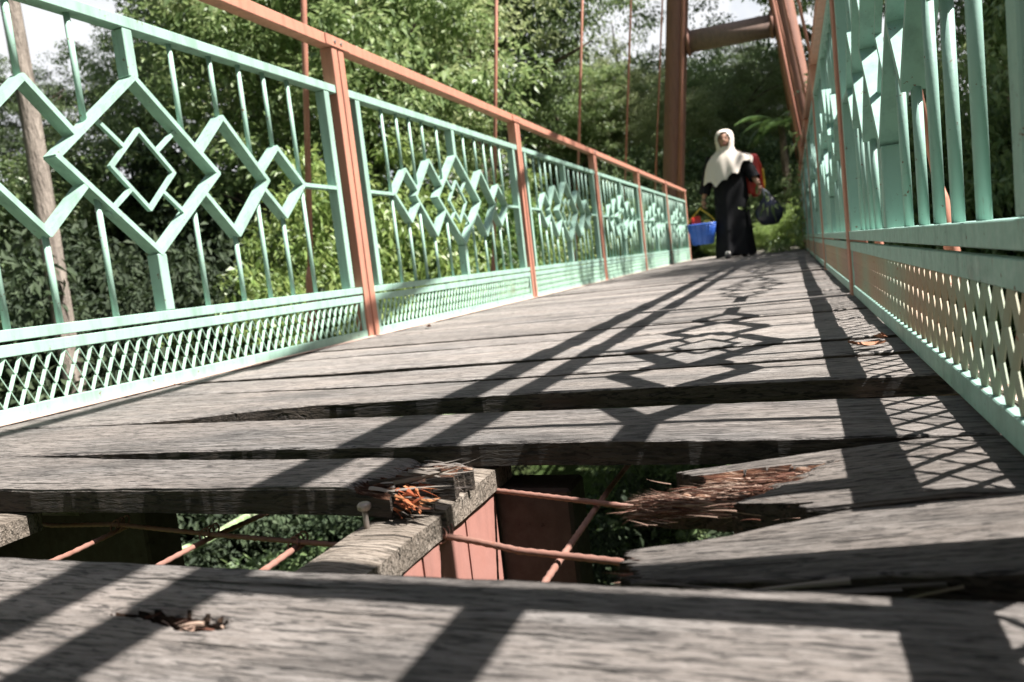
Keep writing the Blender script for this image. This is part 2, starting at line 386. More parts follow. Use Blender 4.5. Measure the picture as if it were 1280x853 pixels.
# wire ties
for (x, y, z, lab) in ((-0.79, 0.652, -0.058, 'left'), (-0.637, 0.636, -0.06, 'mid'), (-0.507, 0.623, -0.062, 'right'), (-0.345, 0.642, -0.057, 'batten')):
    bm = bmesh.new(); rnd = random.Random(hash(x) % 99)
    pts = [(0.007*math.cos(a)*(1+0.2*rnd.random()), 0.005*math.sin(a*1.0)+0.0012*a-0.006, 0.007*math.sin(a)) for a in [k*0.5 for k in range(34)]]
    tube(bm, pts, 0.0011, 5)
    o = obj('wire_tie', bm, MREBAR); o.location = (x, y, z)
    tag(o, {'left': 'wire tie on the leftmost rod crossing', 'mid': 'wire tie on the middle rod crossing', 'right': 'wire tie on the pinkish rod crossing', 'batten': 'wire tie wrapped round the rod at the batten corner'}[lab], 'wire tie', 'wire ties on the rebar')
bm = bmesh.new()
pts = [Vector((-2.85, -0.5, -0.95)).lerp(Vector((-1.9, 8.1, -0.62)), t/40) for t in range(41)]
for i, q in enumerate(pts): q.z += 0.01*math.sin(i*1.7)
tube(bm, pts, [0.022+0.006*N3(i*0.9, 2, 5) for i in range(41)], 8)
tag(obj('guy_cable', bm, MMOSS), 'mossy pale green cable sagging below the left side of the deck', 'cable')

# ------------------------------------------------------------------ deck planks
def interp(poly, x):
    if x <= poly[0][0]: return poly[0][1]
    for (xa, ya), (xb, yb) in zip(poly, poly[1:]):
        if x <= xb: return ya+(yb-ya)*(x-xa)/(xb-xa)
    return poly[-1][1]

def plank_mesh(front, back, x0f, x1f, th=0.028, step=0.02, ny=8, seed=0, zf=lambda x, v: 0.0, rag=0.0022, pit=None, warp=0.0015, dense=None):
    """front/back: polylines (x,y); x0f/x1f: end x as function of v in 0..1 (0 front)"""
    bm = bmesh.new()
    L = max(x1f(v/ny)-x0f(v/ny) for v in range(ny+1)); nx = max(6, int(L/step))
    # across positions: dense at edges
    vs = [0.0, 0.015]+[k/(ny-2) for k in range(1, ny-2)]+[0.985, 1.0]
    ts = [i/nx for i in range(nx+1)]
    if dense:                                                         # finer columns over a stretch of the plank
        xa, xb, st = dense; x0, x1 = x0f(0), x1f(0)
        ts = [t for t in ts if not xa <= x0+(x1-x0)*t <= xb]+[(xa+k*st-x0)/(x1-x0) for k in range(int((xb-xa)/st)+1)]; ts.sort(); nx = len(ts)-1
    top = []; bot = []
    for i in range(nx+1):
        r = []; rb = []
        for k, v in enumerate(vs):
            x = x0f(v)+(x1f(v)-x0f(v))*ts[i]
            yf = interp(front, x); yb = interp(back, x)
            if v < 0.3: yf += rag*N3(x*14, seed*3.1, 0.3)+rag*0.3*N3(x*55, seed*3.1, 2.3)
            if v > 0.7: yb += rag*N3(x*14, seed*3.1, 7.3)+rag*0.3*N3(x*55, seed*3.1, 4.3)
            y = yf+(yb-yf)*v
            z = zf(x, v)+warp*N3(x*2.2, y*6, seed)+0.0007*N3(x*9, y*160, seed+5)+0.0006*N3(x*30, y*60, seed+2)
            if v in (0.0, 1.0): z -= 0.0022+0.0015*abs(N3(x*25, v*9, seed))
            if pit: z += pit(x, y)
            r.append(bm.verts.new((x, y, z))); rb.append(bm.verts.new((x, y, min(z-0.004, zf(x, v)-th))))
        top.append(r); bot.append(rb)
    m = len(vs)
    for i in range(nx):
        for k in range(m-1):
            f = bm.faces.new((top[i][k], top[i+1][k], top[i+1][k+1], top[i][k+1])); f.smooth = True
            if pit and sum(pit(vv.co.x, vv.co.y) for vv in f.verts)/4 < -0.0032: f.material_index = 1
            bm.faces.new((bot[i][k], bot[i][k+1], bot[i+1][k+1], bot[i+1][k]))
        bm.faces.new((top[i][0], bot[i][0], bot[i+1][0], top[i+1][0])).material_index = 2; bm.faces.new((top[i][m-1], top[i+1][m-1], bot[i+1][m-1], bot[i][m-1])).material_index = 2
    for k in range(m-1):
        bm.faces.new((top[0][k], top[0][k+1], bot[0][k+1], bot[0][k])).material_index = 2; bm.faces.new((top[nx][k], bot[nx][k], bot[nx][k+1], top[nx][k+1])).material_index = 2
    return bm

def shards(n, gen, rr, seg=4):
    bm = bmesh.new()
    for _ in range(n):
        p, d, L, w = gen(rr); d = Vector(d).normalized(); p = Vector(p)
        pts = []; bend = Vector((rr.gauss(0, 0.12), rr.gauss(0, 0.2), rr.gauss(-0.08, 0.22)))
        for k in range(seg+1):
            t = k/seg; pts.append(p+d*L*t+bend*L*t*t*0.6)
        a = d.cross(Vector((rr.gauss(0, 1), rr.gauss(0, 1), rr.gauss(0, 1)))).normalized(); b = d.cross(a)
        prev = None
        for k, q in enumerate(pts):
            t = k/seg; s = w*(1-t)**0.7*(0.8+0.4*rr.random())
            ring = [bm.verts.new(q+a*s), bm.verts.new(q+b*s*0.45), bm.verts.new(q-a*s), bm.verts.new(q-b*s*0.45)]
            if prev:
                for i in range(4): bm.faces.new((prev[i], prev[(i+1) % 4], ring[(i+1) % 4], ring[i]))
            prev = ring
    return bm
XA, XB = -1.53, 0.205
full = (lambda v: XA, lambda v: XB)
def plank(front, back, label, seed, ends=full, name='deck_plank', cat='plank', group=None, mt=MW, **k):
    bm = plank_mesh(front, back, ends[0], ends[1], seed=seed, **k)
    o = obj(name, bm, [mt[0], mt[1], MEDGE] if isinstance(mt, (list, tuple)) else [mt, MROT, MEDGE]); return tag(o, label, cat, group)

# nearest plank with the rotten pit
def pit(x, y):
    if not (-0.5 < x < -0.31 and 0.31 < y < 0.385): return 0.0
    u = (x+0.392)/0.056; yc = 0.349-0.05*(x+0.39)-0.9*(x+0.39)**2
    v = (y-yc)/(0.0105+0.0035*max(-1, min(1, (x+0.385)/0.03)))
    w = 1-u*u-v*v+0.55*N3(x*24, y*120, 4)+0.30*N3(x*60, y*260, 8)+0.12*N3(x*140, y*600, 2)
    d = max(0, min(1, w*1.15)); d = d*d*(3-2*d)
    t = abs(y-0.3545-0.0015*N3(x*40, 1, 1)); tl = max(0, 1-t/0.0022)*max(0, min(1, (x+0.475)/0.05)) if x < -0.425 else 0
    fl = 0.009*max(0, N3(x*70, y*190, 11)+(0.25 if x > -0.385 else -0.2))*d
    return -0.022*d-0.007*tl+fl
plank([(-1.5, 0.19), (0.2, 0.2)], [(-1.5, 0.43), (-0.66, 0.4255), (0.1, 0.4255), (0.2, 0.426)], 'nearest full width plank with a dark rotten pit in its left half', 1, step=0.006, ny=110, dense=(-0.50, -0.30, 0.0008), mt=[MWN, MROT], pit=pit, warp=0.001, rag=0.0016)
NP = bpy.data.objects['deck_plank']
obj('torn_fibres', shards(70, lambda r: ((-0.385+r.uniform(-0.045, 0.04), 0.349+r.uniform(-0.012, 0.011), -r.uniform(0.004, 0.016)), (r.choice((-1, 1)), r.gauss(0, 0.15), r.gauss(0.02, 0.16)), r.uniform(0.006, 0.022), r.uniform(0.0006, 0.0022)), random.Random(3)), MFIB, NP)
# plank behind the camera keeps the deck continuous
for k in range(5):
    y = -0.02-k*0.2; plank([(-1.5, y), (0.2, y)], [(-1.5, y+0.19), (0.2, y+0.19)], 'weathered plank on the near end of the deck', 200+k, group='near end planks', step=0.06, ny=5)

# A: broken left plank
rA = random.Random(4); jag = [rA.uniform(-0.03, 0.012) for _ in range(30)]
A_f = [(-1.5, 0.617), (-0.93, 0.614), (-0.35, 0.615)]; A_b = [(-1.5, 0.776), (-1.15, 0.774), (-1.0, 0.758), (-0.85, 0.742), (-0.6, 0.731), (-0.34, 0.722)]
def pitA(x, y):
    d = max(0, min(1, (x+0.415+0.02*N3(3, y*90, 2)+(0.02 if y < 0.65 else 0)*1)/0.022)) if x > -0.45 else 0
    return -d*(0.009-abs(N3(x*10, y*300, 3))*0.009-abs(N3(x*24, y*600, 5))*0.004+0.004*N3(x*60, y*60, 8)) if d > 0 else 0.0
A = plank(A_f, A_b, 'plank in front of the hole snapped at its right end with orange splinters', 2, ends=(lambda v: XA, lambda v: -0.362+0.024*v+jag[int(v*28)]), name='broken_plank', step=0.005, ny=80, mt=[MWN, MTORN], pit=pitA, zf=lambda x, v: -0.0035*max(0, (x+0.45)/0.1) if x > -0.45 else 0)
rr = random.Random(8)
obj('splinters', shards(80, lambda r: ((-0.40+r.uniform(-0.02, 0.015), r.uniform(0.62, 0.72), r.uniform(-0.024, -0.001)), (1, r.gauss(0, 0.1), r.gauss(0.02, 0.1)), r.uniform(0.03, 0.075), r.uniform(0.001, 0.004)), rr), MSPL, A)
obj('torn_fibres', shards(60, lambda r: ((-0.368+r.uniform(-0.012, 0.014), r.uniform(0.612, 0.648), r.uniform(-0.022, -0.004)), (1, r.gauss(-0.25, 0.3), r.gauss(-0.25, 0.35)), r.uniform(0.008, 0.024), r.uniform(0.001, 0.0038)), rr), MORSPL, A)

# R1: fibrous broken plank on the right, R2: lower broken plank
def zR1(x, v): return -0.034*max(0, (0.10-x)/0.29)
jr = [rA.uniform(-0.012, 0.012) for _ in range(40)]
def endR1(v):
    if v > 0.76: return -0.125+0.03*(1-v)/0.24+jr[int(v*30)]*0.5
    if v > 0.10: return -0.15+0.10*abs(v-0.47)/0.3+jr[int(v*30)]*1.2
    return -0.005+jr[int(v*30)]*0.5
def pitR1(x, y):
    v = (y-0.605)/0.152
    if v > 0.78 or v < 0.0: return 0.0
    e = 0.012-0.16*abs(v-0.62)*(1 if v < 0.62 else 0.3)+0.025*N3(x*30, y*90, 6)
    d = max(0, min(1, (e-x)/0.014))
    rg = abs(N3(x*9+3*N3(x*20, y*40, 1), y*330, 3))*0.010+abs(N3(x*22, y*640, 5))*0.005
    return -d*(0.0125-rg+0.005*N3(x*50, y*80, 8))
R1 = plank([(-0.2, 0.615), (0.0, 0.600), (0.2, 0.604)], [(-0.2, 0.742), (0.12, 0.762), (0.2, 0.764)], 'broken plank by the right railing ending in brown rotten fibres', 3, ends=(endR1, lambda v: XB), name='broken_plank', step=0.003, ny=120, zf=zR1, mt=[MWD, MTORN], pit=pitR1)
def gfib(r):
    x = 0.008-0.15*r.random()**1.1
    y = r.uniform(0.606, 0.732)
    s = max(0, (0.02-x)/0.19)
    y = y*(1-s)+(0.674+r.gauss(0, 0.016))*s
    lift = r.random()**2
    return ((x, y, zR1(x, 0.5)-0.014+0.011*lift+0.004*N3(x*30, y*60, 2)), (-1, 0.9*(0.672-y)/0.19+0.28*N3(x*26, y*60, 9)+r.gauss(0, 0.07), 0.22*N3(x*40, y*90, 3)+r.gauss(0.0, 0.05)), r.uniform(0.012, 0.040), r.choice((0.0003, 0.0004, 0.0006, 0.0010)))
obj('rotten_fibres', shards(1700, gfib, random.Random(5), 5), MFIB, R1)
def zR2(x, v): return -0.030*max(0, (0.14-x)/0.27)
R2 = plank([(-0.14, 0.494), (0.0, 0.482), (0.11, 0.476), (0.2, 0.476)], [(-0.14, 0.55), (-0.06, 0.566), (0.0, 0.588), (0.03, 0.598), (0.2, 0.602)], 'lower broken plank on the right with a dark splintered left tip', 4, ends=(lambda v: -0.122-0.012*v+jr[int(v*30)]*0.8, lambda v: XB), name='broken_plank', step=0.006, ny=26, zf=zR2, mt=[MWD, MROT], th=0.03)
obj('splinters', shards(60, lambda r: ((-0.115+r.uniform(-0.01, 0.03), r.uniform(0.496, 0.548), -0.03-r.uniform(0.0, 0.026)), (-1, r.gauss(0, 0.12), r.gauss(0, 0.12)), r.uniform(0.01, 0.032), r.uniform(0.001, 0.003)), rr), MFIB, R2)
# long loose strips along R2's torn front
obj('long_splinters', shards(14, lambda r: ((0.06+r.uniform(-0.1, 0.04), r.uniform(0.468, 0.482), -0.012-r.uniform(0.0, 0.024)), (-1, r.gauss(-0.02, 0.03), r.gauss(-0.12, 0.05)), r.uniform(0.08, 0.2), r.uniform(0.001, 0.003)), rr, 6), MSPL, R2)

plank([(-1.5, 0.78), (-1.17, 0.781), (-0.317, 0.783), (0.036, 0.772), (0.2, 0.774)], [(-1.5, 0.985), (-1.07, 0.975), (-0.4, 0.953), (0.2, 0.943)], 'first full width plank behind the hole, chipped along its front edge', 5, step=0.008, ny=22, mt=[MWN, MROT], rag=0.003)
plank([(-1.5, 0.992), (-1.1, 0.998), (-1.0, 1.02), (-0.9, 1.066), (-0.8, 1.086), (-0.7, 1.092), (-0.35, 1.089), (0.2, 1.085)], [(-1.5, 1.30), (-1.2, 1.28), (-0.84, 1.245), (-0.377, 1.25), (0.2, 1.262)], 'second full width plank behind the hole, wider at its left end beyond the gap', 6, step=0.012, ny=18, rag=0.003)
plank([(-1.5, 1.304), (-1.2, 1.286), (-0.84, 1.268), (-0.377, 1.278), (0.069, 1.30), (0.2, 1.31)], [(-1.5, 1.462), (-0.95, 1.435), (-0.43, 1.455), (0.2, 1.455)], 'narrow plank between two dark gaps, third full width one behind the hole', 7, step=0.014, ny=14, rag=0.003)
named = ['fourth full width plank behind the hole, in front of the nearest orange post', 'fifth full width plank behind the hole, across the lattice shadow',
         'sixth full width plank behind the hole, across the lattice shadow', 'seventh full width plank behind the hole', 'eighth full width plank behind the hole',
         'ninth full width plank, level with the nearest orange post']
y = 1.48; rp = random.Random(17); skew = 0.0; i = 0
while y < Y_END-0.1:
    w = rp.uniform(0.155, 0.185); gap = (0.002, 0.003, 0.020, 0.002, 0.004, 0.026, 0.002, 0.003, 0.030, 0.002, 0.014, 0.003, 0.003, 0.002, 0.03, 0.002, 0.003)[i % 17]
    sk = rp.uniform(-0.008, 0.008)
    dz = rp.uniform(-0.003, 0.003)
    f = [(-1.5, y-sk), (0.2, y+sk)]; b = [(-1.5, y+w-sk+rp.uniform(-0.003, 0.0)), (0.2, y+w+sk+rp.uniform(-0.003, 0.0))]
    if y+w > Y_END: break
    far = y > 3.2
    lab = named[i] if i < len(named) else ('grey weathered plank on the walkway past the first orange post' if not far else 'grey weathered plank on the far intact stretch of the walkway')
    grp = None if i < len(named) else ('planks past the first orange post' if not far else 'planks on the far stretch')
    plank(f, b, lab, 20+i, group=grp, step=0.02 if not far else 0.06, ny=10 if not far else 6, zf=(lambda dz: (lambda x, v: dz))(dz), rag=0.0026)
    y += w+gap; i += 1

# ------------------------------------------------------------------ railings
UX, UY, UZ = Vector((1, 0, 0)), Vector((0, 1, 0)), Vector((0, 0, 1))
DEP = 0.04
def flip(bm, side):
    if side < 0:
        for v in bm.verts: v.co.x = -v.co.x
        bmesh.ops.reverse_faces(bm, faces=bm.faces[:])
    return bm
MOT = [(0.0, 0.557, 0.250, 0.218), (0.300, 0.552, 0.166, 0.167), (-0.300, 0.552, 0.166, 0.167), (0.533, 0.551, 0.119, 0.108), (-0.533, 0.551, 0.119, 0.108)]
def panel_parts(side, mesh_mat, green):
    sw = 0.0036 if side > 0 else 0.0034
    """returns dict name -> list of meshes; local frame: inner face at x=0, depth to -x (side=+1), y along, z up"""
    out = []
    bm = bmesh.new()
    box(bm, -DEP, 0, -0.918, 0.918, 0.893, 0.922)                     # top rail
    for s in (-1, 1): box(bm, -DEP, -0.001, s*0.857-0.0145, s*0.857+0.0145, 0.191, 0.892)
    box(bm, -DEP, -0.001, -0.0145, 0.0145, 0.775, 0.892); box(bm, -DEP, -0.001, -0.0145, 0.0145, 0.191, 0.335)
    bev(bm, 0.002); out.append(('frame', flip(bm, side), green))
    # bottom rails
    bm = bmesh.new(); box(bm, -0.010, 0, -0.918, 0.918, 0.1665, 0.1905); box(bm, -DEP, -0.0105, -0.918, 0.918, 0.1862, 0.1902)
    bev(bm, 0.0012); out.append(('rail', flip(bm, side), green))
    bm = bmesh.new(); box(bm, -0.012, -0.001, -0.916, 0.916, 0.135, 0.1600); bev(bm, 0.0012); out.append(('mesh_frame_rail', flip(bm, side), green))
    bm = bmesh.new(); box(bm, -0.012, -0.001, -0.916, 0.916, 0.0045, 0.032)
    for s in (-1, 1): box(bm, -0.010, -0.002, s*0.905-0.010, s*0.905+0.010, 0.0325, 0.1345)
    bev(bm, 0.0012); out.append(('kick_rail', flip(bm, side), green))
    # diamond motif
    bm = bmesh.new(); c = -DEP/2
    T = 0.0065
    def bar(y0, z0, y1, z1, t=T, d=DEP/2, off=0.0):
        a, b = Vector((c+off, y0, z0)), Vector((c+off, y1, z1)); dr = (b-a).normalized(); nrm = UX.cross(dr)
        prism(bm, a-dr*t*0.6, b+dr*t*0.6, UX, nrm, d, t)
    for n, (yc, zc, hw, hh) in enumerate(MOT):
        pts = [(yc, zc+hh), (yc+hw, zc), (yc, zc-hh), (yc-hw, zc)]
        sg = [(0, 1), (1, 2), (2, 3), (3, 0)]
        for a, b in sg:
            (ya, za), (yb, zb) = pts[a], pts[b]
            if n:                                                     # side diamonds stop at the next inner diamond
                inner = MOT[0] if n in (1, 2) else MOT[1 if yc > 0 else 2]
                sgn = 1 if yc > 0 else -1
                def inside(yy, zz): return abs(yy-inner[0])/inner[2]+abs(zz-inner[1])/inner[3] < 1
                if inside(ya, za) or inside(yb, zb):
                    if inside(ya, za): (ya, za), (yb, zb) = (yb, zb), (ya, za)
                    lo, hi = 0, 1
                    for _ in range(30):
                        mid = (lo+hi)/2
                        if inside(ya+(yb-ya)*mid, za+(zb-za)*mid): hi = mid
                        else: lo = mid
                    yb, zb = ya+(yb-ya)*lo, za+(zb-za)*lo
            bar(ya, za, yb, zb, off=0.0004*n, d=DEP/2-0.0006*n-0.0003*(a % 2))
    for s in (-1, 1): bar(s*0.652, 0.551, s*0.842, 0.551, 0.0062, DEP/2-0.003)
    # small inner diamond and its four stubs
    yc, zc, h, hz = 0, 0.549, 0.098, 0.099
    pts = [(yc, zc+hz), (yc+h, zc), (yc, zc-hz), (yc-h, zc)]
    for a, b in ((0, 1), (1, 2), (2, 3), (3, 0)): bar(*pts[a], *pts[b], 0.005, 0.006-0.0003*(a % 2))
    for sy in (-1, 1):
        for sz in (-1, 1): bar(sy*(h/2+0.003), zc+sz*(hz/2+0.003), sy*(0.125), zc+sz*0.112, 0.005, 0.0055)
    out.append(('diamond_motif', flip(bm, side), green))
    # balusters
    def outline(y, up):
        best = None
        for yc, zc, hw, hh in MOT:
            if abs(y-yc) < hw:
                zz = hh*(1-abs(y-yc)/hw); v = zc+zz if up else zc-zz
                best = v if best is None else (max(best, v) if up else min(best, v))
        return best
    for yb in (0.152, 0.300, 0.420, 0.533, 0.655):
        for s in (-1, 1):
            for up in (True, False):
                z = outline(s*min(yb, 0.645), up)
                bm = bmesh.new()
                a, b = ((z+0.004, 0.8935) if up else (0.190, z-0.004))
                tube(bm, [(c, s*yb, a), (c, s*yb, b)], 0.0072, 8)
                out.append(('baluster', flip(bm, side), green))
    # expanded metal screen
    bm = bmesh.new(); p = 0.0170 if side > 0 else 0.0225; z0, z1 = 0.033, 0.1345; nh = 3; hh = (z1-z0)/nh
    n = int(1.80/p); wide = Vector((0.72, 0.69, 0)); 
    for k in range(n):
        y = -0.897+k*p
        for r in range(nh):
            s = 1 if (r+k) % 2 == 0 else -1
            ya, yb = y-s*p/2*0.9, y+s*p/2*0.9
            a, b = Vector((-0.007, ya, z0+r*hh)), Vector((-0.007, yb, z0+(r+1)*hh))
            dr = (b-a).normalized(); wide = (Vector((0.66, 0.75, 0)) if s > 0 else Vector((0.86, -0.50, 0))) if side > 0 else Vector((0.36, 0.93, 0))
            wx = (wide-dr*wide.dot(dr)).normalized(); nn = dr.cross(wx)
            prism(bm, a, b, wx, nn, sw if s > 0 or side < 0 else 0.0030, 0.0009)
    out.append(('mesh_screen', flip(bm, side), mesh_mat))
    return out

def make_panel(railing, side, mesh_mat, green, yc):
    parts = panel_parts(side, mesh_mat, green)
    root = obj('infill_panel', parts[0][1], parts[0][2], railing); root.location = (0, yc, 0)
    for n, b, m in parts[1:]: obj(n, b, m, root)
    return root

def make_post(railing, side, y, thin=False):
    bm = bmesh.new(); a, b = (-0.048, 0.004)
    for s in (-1, 1): box(bm, a, b, s*0.021-0.017, s*0.021+0.017, -0.03, 1.058)
    bev(bm, 0.002); box(bm, a+0.01, b-0.02, -0.0055, 0.0055, -0.03, 1.05)
    bm2 = flip(bm, side); root = obj('post', bm2, MORANGE, railing); root.location = (0, y, 0)
    bm = bmesh.new(); box(bm, 0.0045, 0.009, -0.075, 0.075, 1.060, 1.098); bev(bm, 0.001)
    obj('splice_plate', flip(bm, side), MORANGE, root)
    for s in (-1, 1):
        bm = bmesh.new(); tube(bm, [(0.006, s*0.02, 1.079), (0.0125, s*0.02, 1.079)], 0.0062, 8)
        obj('bolt', flip(bm, side), MBOLT, root)
    return root

def make_railing(side, x, label, mesh_mat, green):
    r = empty('railing', (x, 0, 0), label, 'railing')
    bm = bmesh.new(); box(bm, -0.044, 0.004, -1.6, Y_END+0.02, 1.0585, 1.100); bev(bm, 0.003)
    obj('handrail', flip(bm, side), MORANGE, r)
    bm = bmesh.new(); box(bm, -0.012, 0.014 if side > 0 else 0.001, -1.6, Y_END, 0.0035, 0.0062) if side > 0 else None; box(bm, -0.062, -0.0465, -1.6, Y_END, -0.10, 0.0035)
    obj('base_strip', flip(bm, side), MSTRIP, r)
    p0 = make_panel(r, side, mesh_mat, green, P1-D/2+(0.014 if side < 0 else 0))
    for k in [-1]+list(range(1, 6)):
        c = copy_tree(p0, r); c.location = (0, P1-D/2+k*D-(0.034 if k < 0 else 0)+(0.014 if side < 0 and k > 0 else 0), 0)
    q0 = make_post(r, side, P1)
    for k in [-1]+list(range(1, 6)):
        c = copy_tree(q0, r); c.location = (0, P1+k*D-(0.052 if side < 0 and k == -1 else 0), 0)
    return r
make_railing(1, XL, 'mint green lattice railing with salmon orange handrail on the left side of the deck', MMESH, MGREEN)
make_railing(-1, XR, 'shade-toned mint green lattice railing close up on the right edge, in shade', MMESH2, MGREEN2)

# ------------------------------------------------------------------ suspension: hangers, cables, tower
ordw = ['nearest', 'second', 'third', 'fourth', 'fifth', 'sixth']
def cable_z(y): return 2.3+0.040*y*y
for side, xb, lean, nm in ((1, -1.775, 0.136, 'left'), (-1, 0.437, -0.136, 'right')):
    for k in range(6):
        y = P1+k*D
        if k == 5 : continue
        zt = cable_z(y); bm = bmesh.new()
        tube(bm, [(0, 0, -0.25), (lean*(zt+0.25), 0, zt)], 0.0115, 8)
        o = obj('suspender_rod', bm, MORANGE); o.location = (xb-lean*0.25, y, 0)
        tag(o, '%s suspender rod from the camera behind the %s railing' % (ordw[k], nm), 'rod', 'suspender rods')
        bm = bmesh.new(); tube(bm, [(lean*0.2, 0, -0.05), (lean*0.24, 0, -0.01), (lean*0.5, 0, 0.25), (lean*0.54, 0, 0.29)], [0.013, 0.02, 0.02, 0.013], 8)
        obj('turnbuckle', bm, MORANGE, o)
    bm = bmesh.new()
    pts = [(xb+lean*cable_z(t), t, cable_z(t)) for t in [-1.5+14.0*i/40 for i in range(41)]]
    tube(bm, pts, 0.028, 8); o = obj('main_cable', bm, MTOWER); tag(o, 'main suspension cable above the %s railing' % nm, 'cable')
YT = 12.55
tw = empty('bridge_tower', (-0.67, YT, 0), 'brown orange steel tower with leaning round legs at the far end', 'tower')
for s in (-1, 1):
    bm = bmesh.new(); f = lambda z: s*(1.20-0.115*z)
    pts = [(f(z), 0, z) for z in (-0.6, 0.2, 1.5, 3, 4.5, 6, 8.3)]
    tube(bm, pts, 0.172, 24); obj('leg', bm, MTOWER, tw)
    bm = bmesh.new()                                                    # orange tube added as the highlight along the leg's inner edge
    tube(bm, [(f(z)-s*0.12, -0.155, z) for z in (0, 3, 6, 8.2)], 0.035, 10); obj('highlight_tube', bm, MORANGE, tw)
    bm = bmesh.new(); tube(bm, [(f(3.4)-s*0.165, 0, 3.4), (f(3.4)-s*0.215, 0, 3.4)], 0.205, 20); obj('flange', bm, MTOWER, tw)
for z in (3.4, 7.4):
    bm = bmesh.new(); w = 1.20-0.115*z-0.15; tube(bm, [(-w, 0, z), (w, 0, z-0.02)], 0.168, 22); obj('cross_tube', bm, MBEAM, tw)
for s in (1,):
    for k in range(2):
        bm = bmesh.new(); tube(bm, [(-0.67+s*(0.28+0.02*k), YT+0.25, 8.1), (-0.67+s*(1.10+0.10*k), YT+8.5, 0.2)], 0.024, 8)
        tag(obj('backstay_cable', bm, MORANGE), '%s orange backstay on the %s behind the tower' % (('inner', 'outer')[k], 'left' if s < 0 else 'right'), 'cable')

# ------------------------------------------------------------------ vegetation
ML_DARK = leaf_mat('dark_leaves', (0.056, 0.089, 0.038), (0.106, 0.162, 0.065), (0.194, 0.259, 0.114), 0.35)
ML_MID = leaf_mat('mid_leaves', (0.104, 0.157, 0.061), (0.192, 0.278, 0.104), (0.330, 0.409, 0.192), 0.4)
ML_PALE = leaf_mat('pale_leaves', (0.151, 0.193, 0.084), (0.269, 0.328, 0.151), (0.437, 0.487, 0.269), 0.4)
ML_LIGHT = leaf_mat('light_leaves', (0.121, 0.189, 0.054), (0.203, 0.297, 0.081), (0.311, 0.392, 0.135), 0.4)
ML_FERN = leaf_mat('fern_leaves', (0.055, 0.115, 0.03), (0.09, 0.17, 0.045), (0.14, 0.22, 0.07), 0.4)
MBARK = mat('bark', (0.14, 0.105, 0.08), 0.95, 0.1); _B = NB(MBARK); _v = _B.coords((6, 6, 1.5))
_B.l(_B.ramp(_B.noise(_v, 2, 6, 0.7), [(0.3, (0.06, 0.045, 0.035)), (0.7, (0.24, 0.19, 0.15))]), _B.b.inputs['Base Color']); _B.bump(_B.noise(_v, 4, 5), 0.8, 0.05)

ML_SHADE = leaf_mat('shade_darkened_leaves', (0.018, 0.032, 0.014), (0.034, 0.056, 0.022), (0.06, 0.085, 0.04), 0.3, rough=0.75)  # deep shade of the undergrowth put into a darker leaf colour
MBARKP = mat('pale_bark', (0.3, 0.26, 0.22), 0.95, 0.1); _B = NB(MBARKP); _v = _B.coords((7, 7, 1.5))
_B.l(_B.ramp(_B.noise(_v, 2, 6, 0.7), [(0.3, (0.12, 0.10, 0.085)), (0.7, (0.36, 0.31, 0.265))]), _B.b.inputs['Base Color']); _B.bump(_B.noise(_v, 4, 5), 0.8, 0.05)
def leaf(bm, p, d, up, L, W):
    s = d.cross(up)
    if s.length < 1e-4: s = d.orthogonal()
    s.normalize(); n = s.cross(d)
    a = bm.verts.new(p); b = bm.verts.new(p+d*L*0.45+s*W*0.5+n*W*0.12); c = bm.verts.new(p+d*L-n*L*0.12); e = bm.verts.new(p+d*L*0.45-s*W*0.5+n*W*0.12)
    bm.faces.new((a, b, c, e))
def rv(r):
    while True:
        v = Vector((r.uniform(-1, 1), r.uniform(-1, 1), r.uniform(-1, 1)))
        if 0.05 < v.length < 1: return v.normalized()
def crown_mesh(seed, R, nclump, nleaf, L, shape=(1, 1, 1), clump=0.5, hollow=0.35, z0=0.0):
    r = random.Random(seed); bm = bmesh.new()
    for _ in range(nclump):
        v = rv(r); rad = (hollow+(1-hollow)*r.random()**0.6)*(0.8+0.35*N3(v.x*1.7+seed, v.y*1.7, v.z*1.7))
        c = Vector((v.x*shape[0], v.y*shape[1], v.z*shape[2]))*rad*R+Vector((0, 0, z0))
        cs = clump*r.uniform(0.6, 1.4); dens = r.uniform(0.5, 1.4)
        for _ in range(int(nleaf*dens)):
            o = rv(r)*cs*r.random()**0.5; o.z *= 0.38
            d = (o.normalized()*0.7+rv(r)*0.8+Vector((0, 0, -0.35))).normalized()
            up = (Vector((0, 0, 1))+rv(r)*0.6).normalized()
            l = L*r.uniform(0.6, 1.3); leaf(bm, c+o, d, up, l, l*r.uniform(0.38, 0.55))
    me = bpy.data.meshes.new('crown'); bm.to_mesh(me); bm.free(); return me
def trunk_mesh(seed, H, r0, r1, limbs, R):
    r = random.Random(seed); bm = bmesh.new(); pts = []; x = y = 0
    for k in range(9):
        t = k/8; pts.append((x, y, H*t)); x += r.gauss(0, 0.02*H); y += r.gauss(0, 0.02*H)
    tube(bm, pts, [r0+(r1-r0)*(k/8) for k in range(9)], 9)
    for _ in range(limbs):
        k = r.randint(4, 8); p = Vector(pts[k]); a = r.uniform(0, 6.28); e = r.uniform(0.2, 0.9)
        d = Vector((math.cos(a), math.sin(a), e)).normalized(); L = R*r.uniform(0.6, 1.0)
        tube(bm, [p, p+d*L*0.5+Vector((0, 0, 0.05*L)), p+d*L], [r1*0.7, r1*0.45, r1*0.12], 6)
    me = bpy.data.meshes.new('trunk'); bm.to_mesh(me); bm.free(); return me
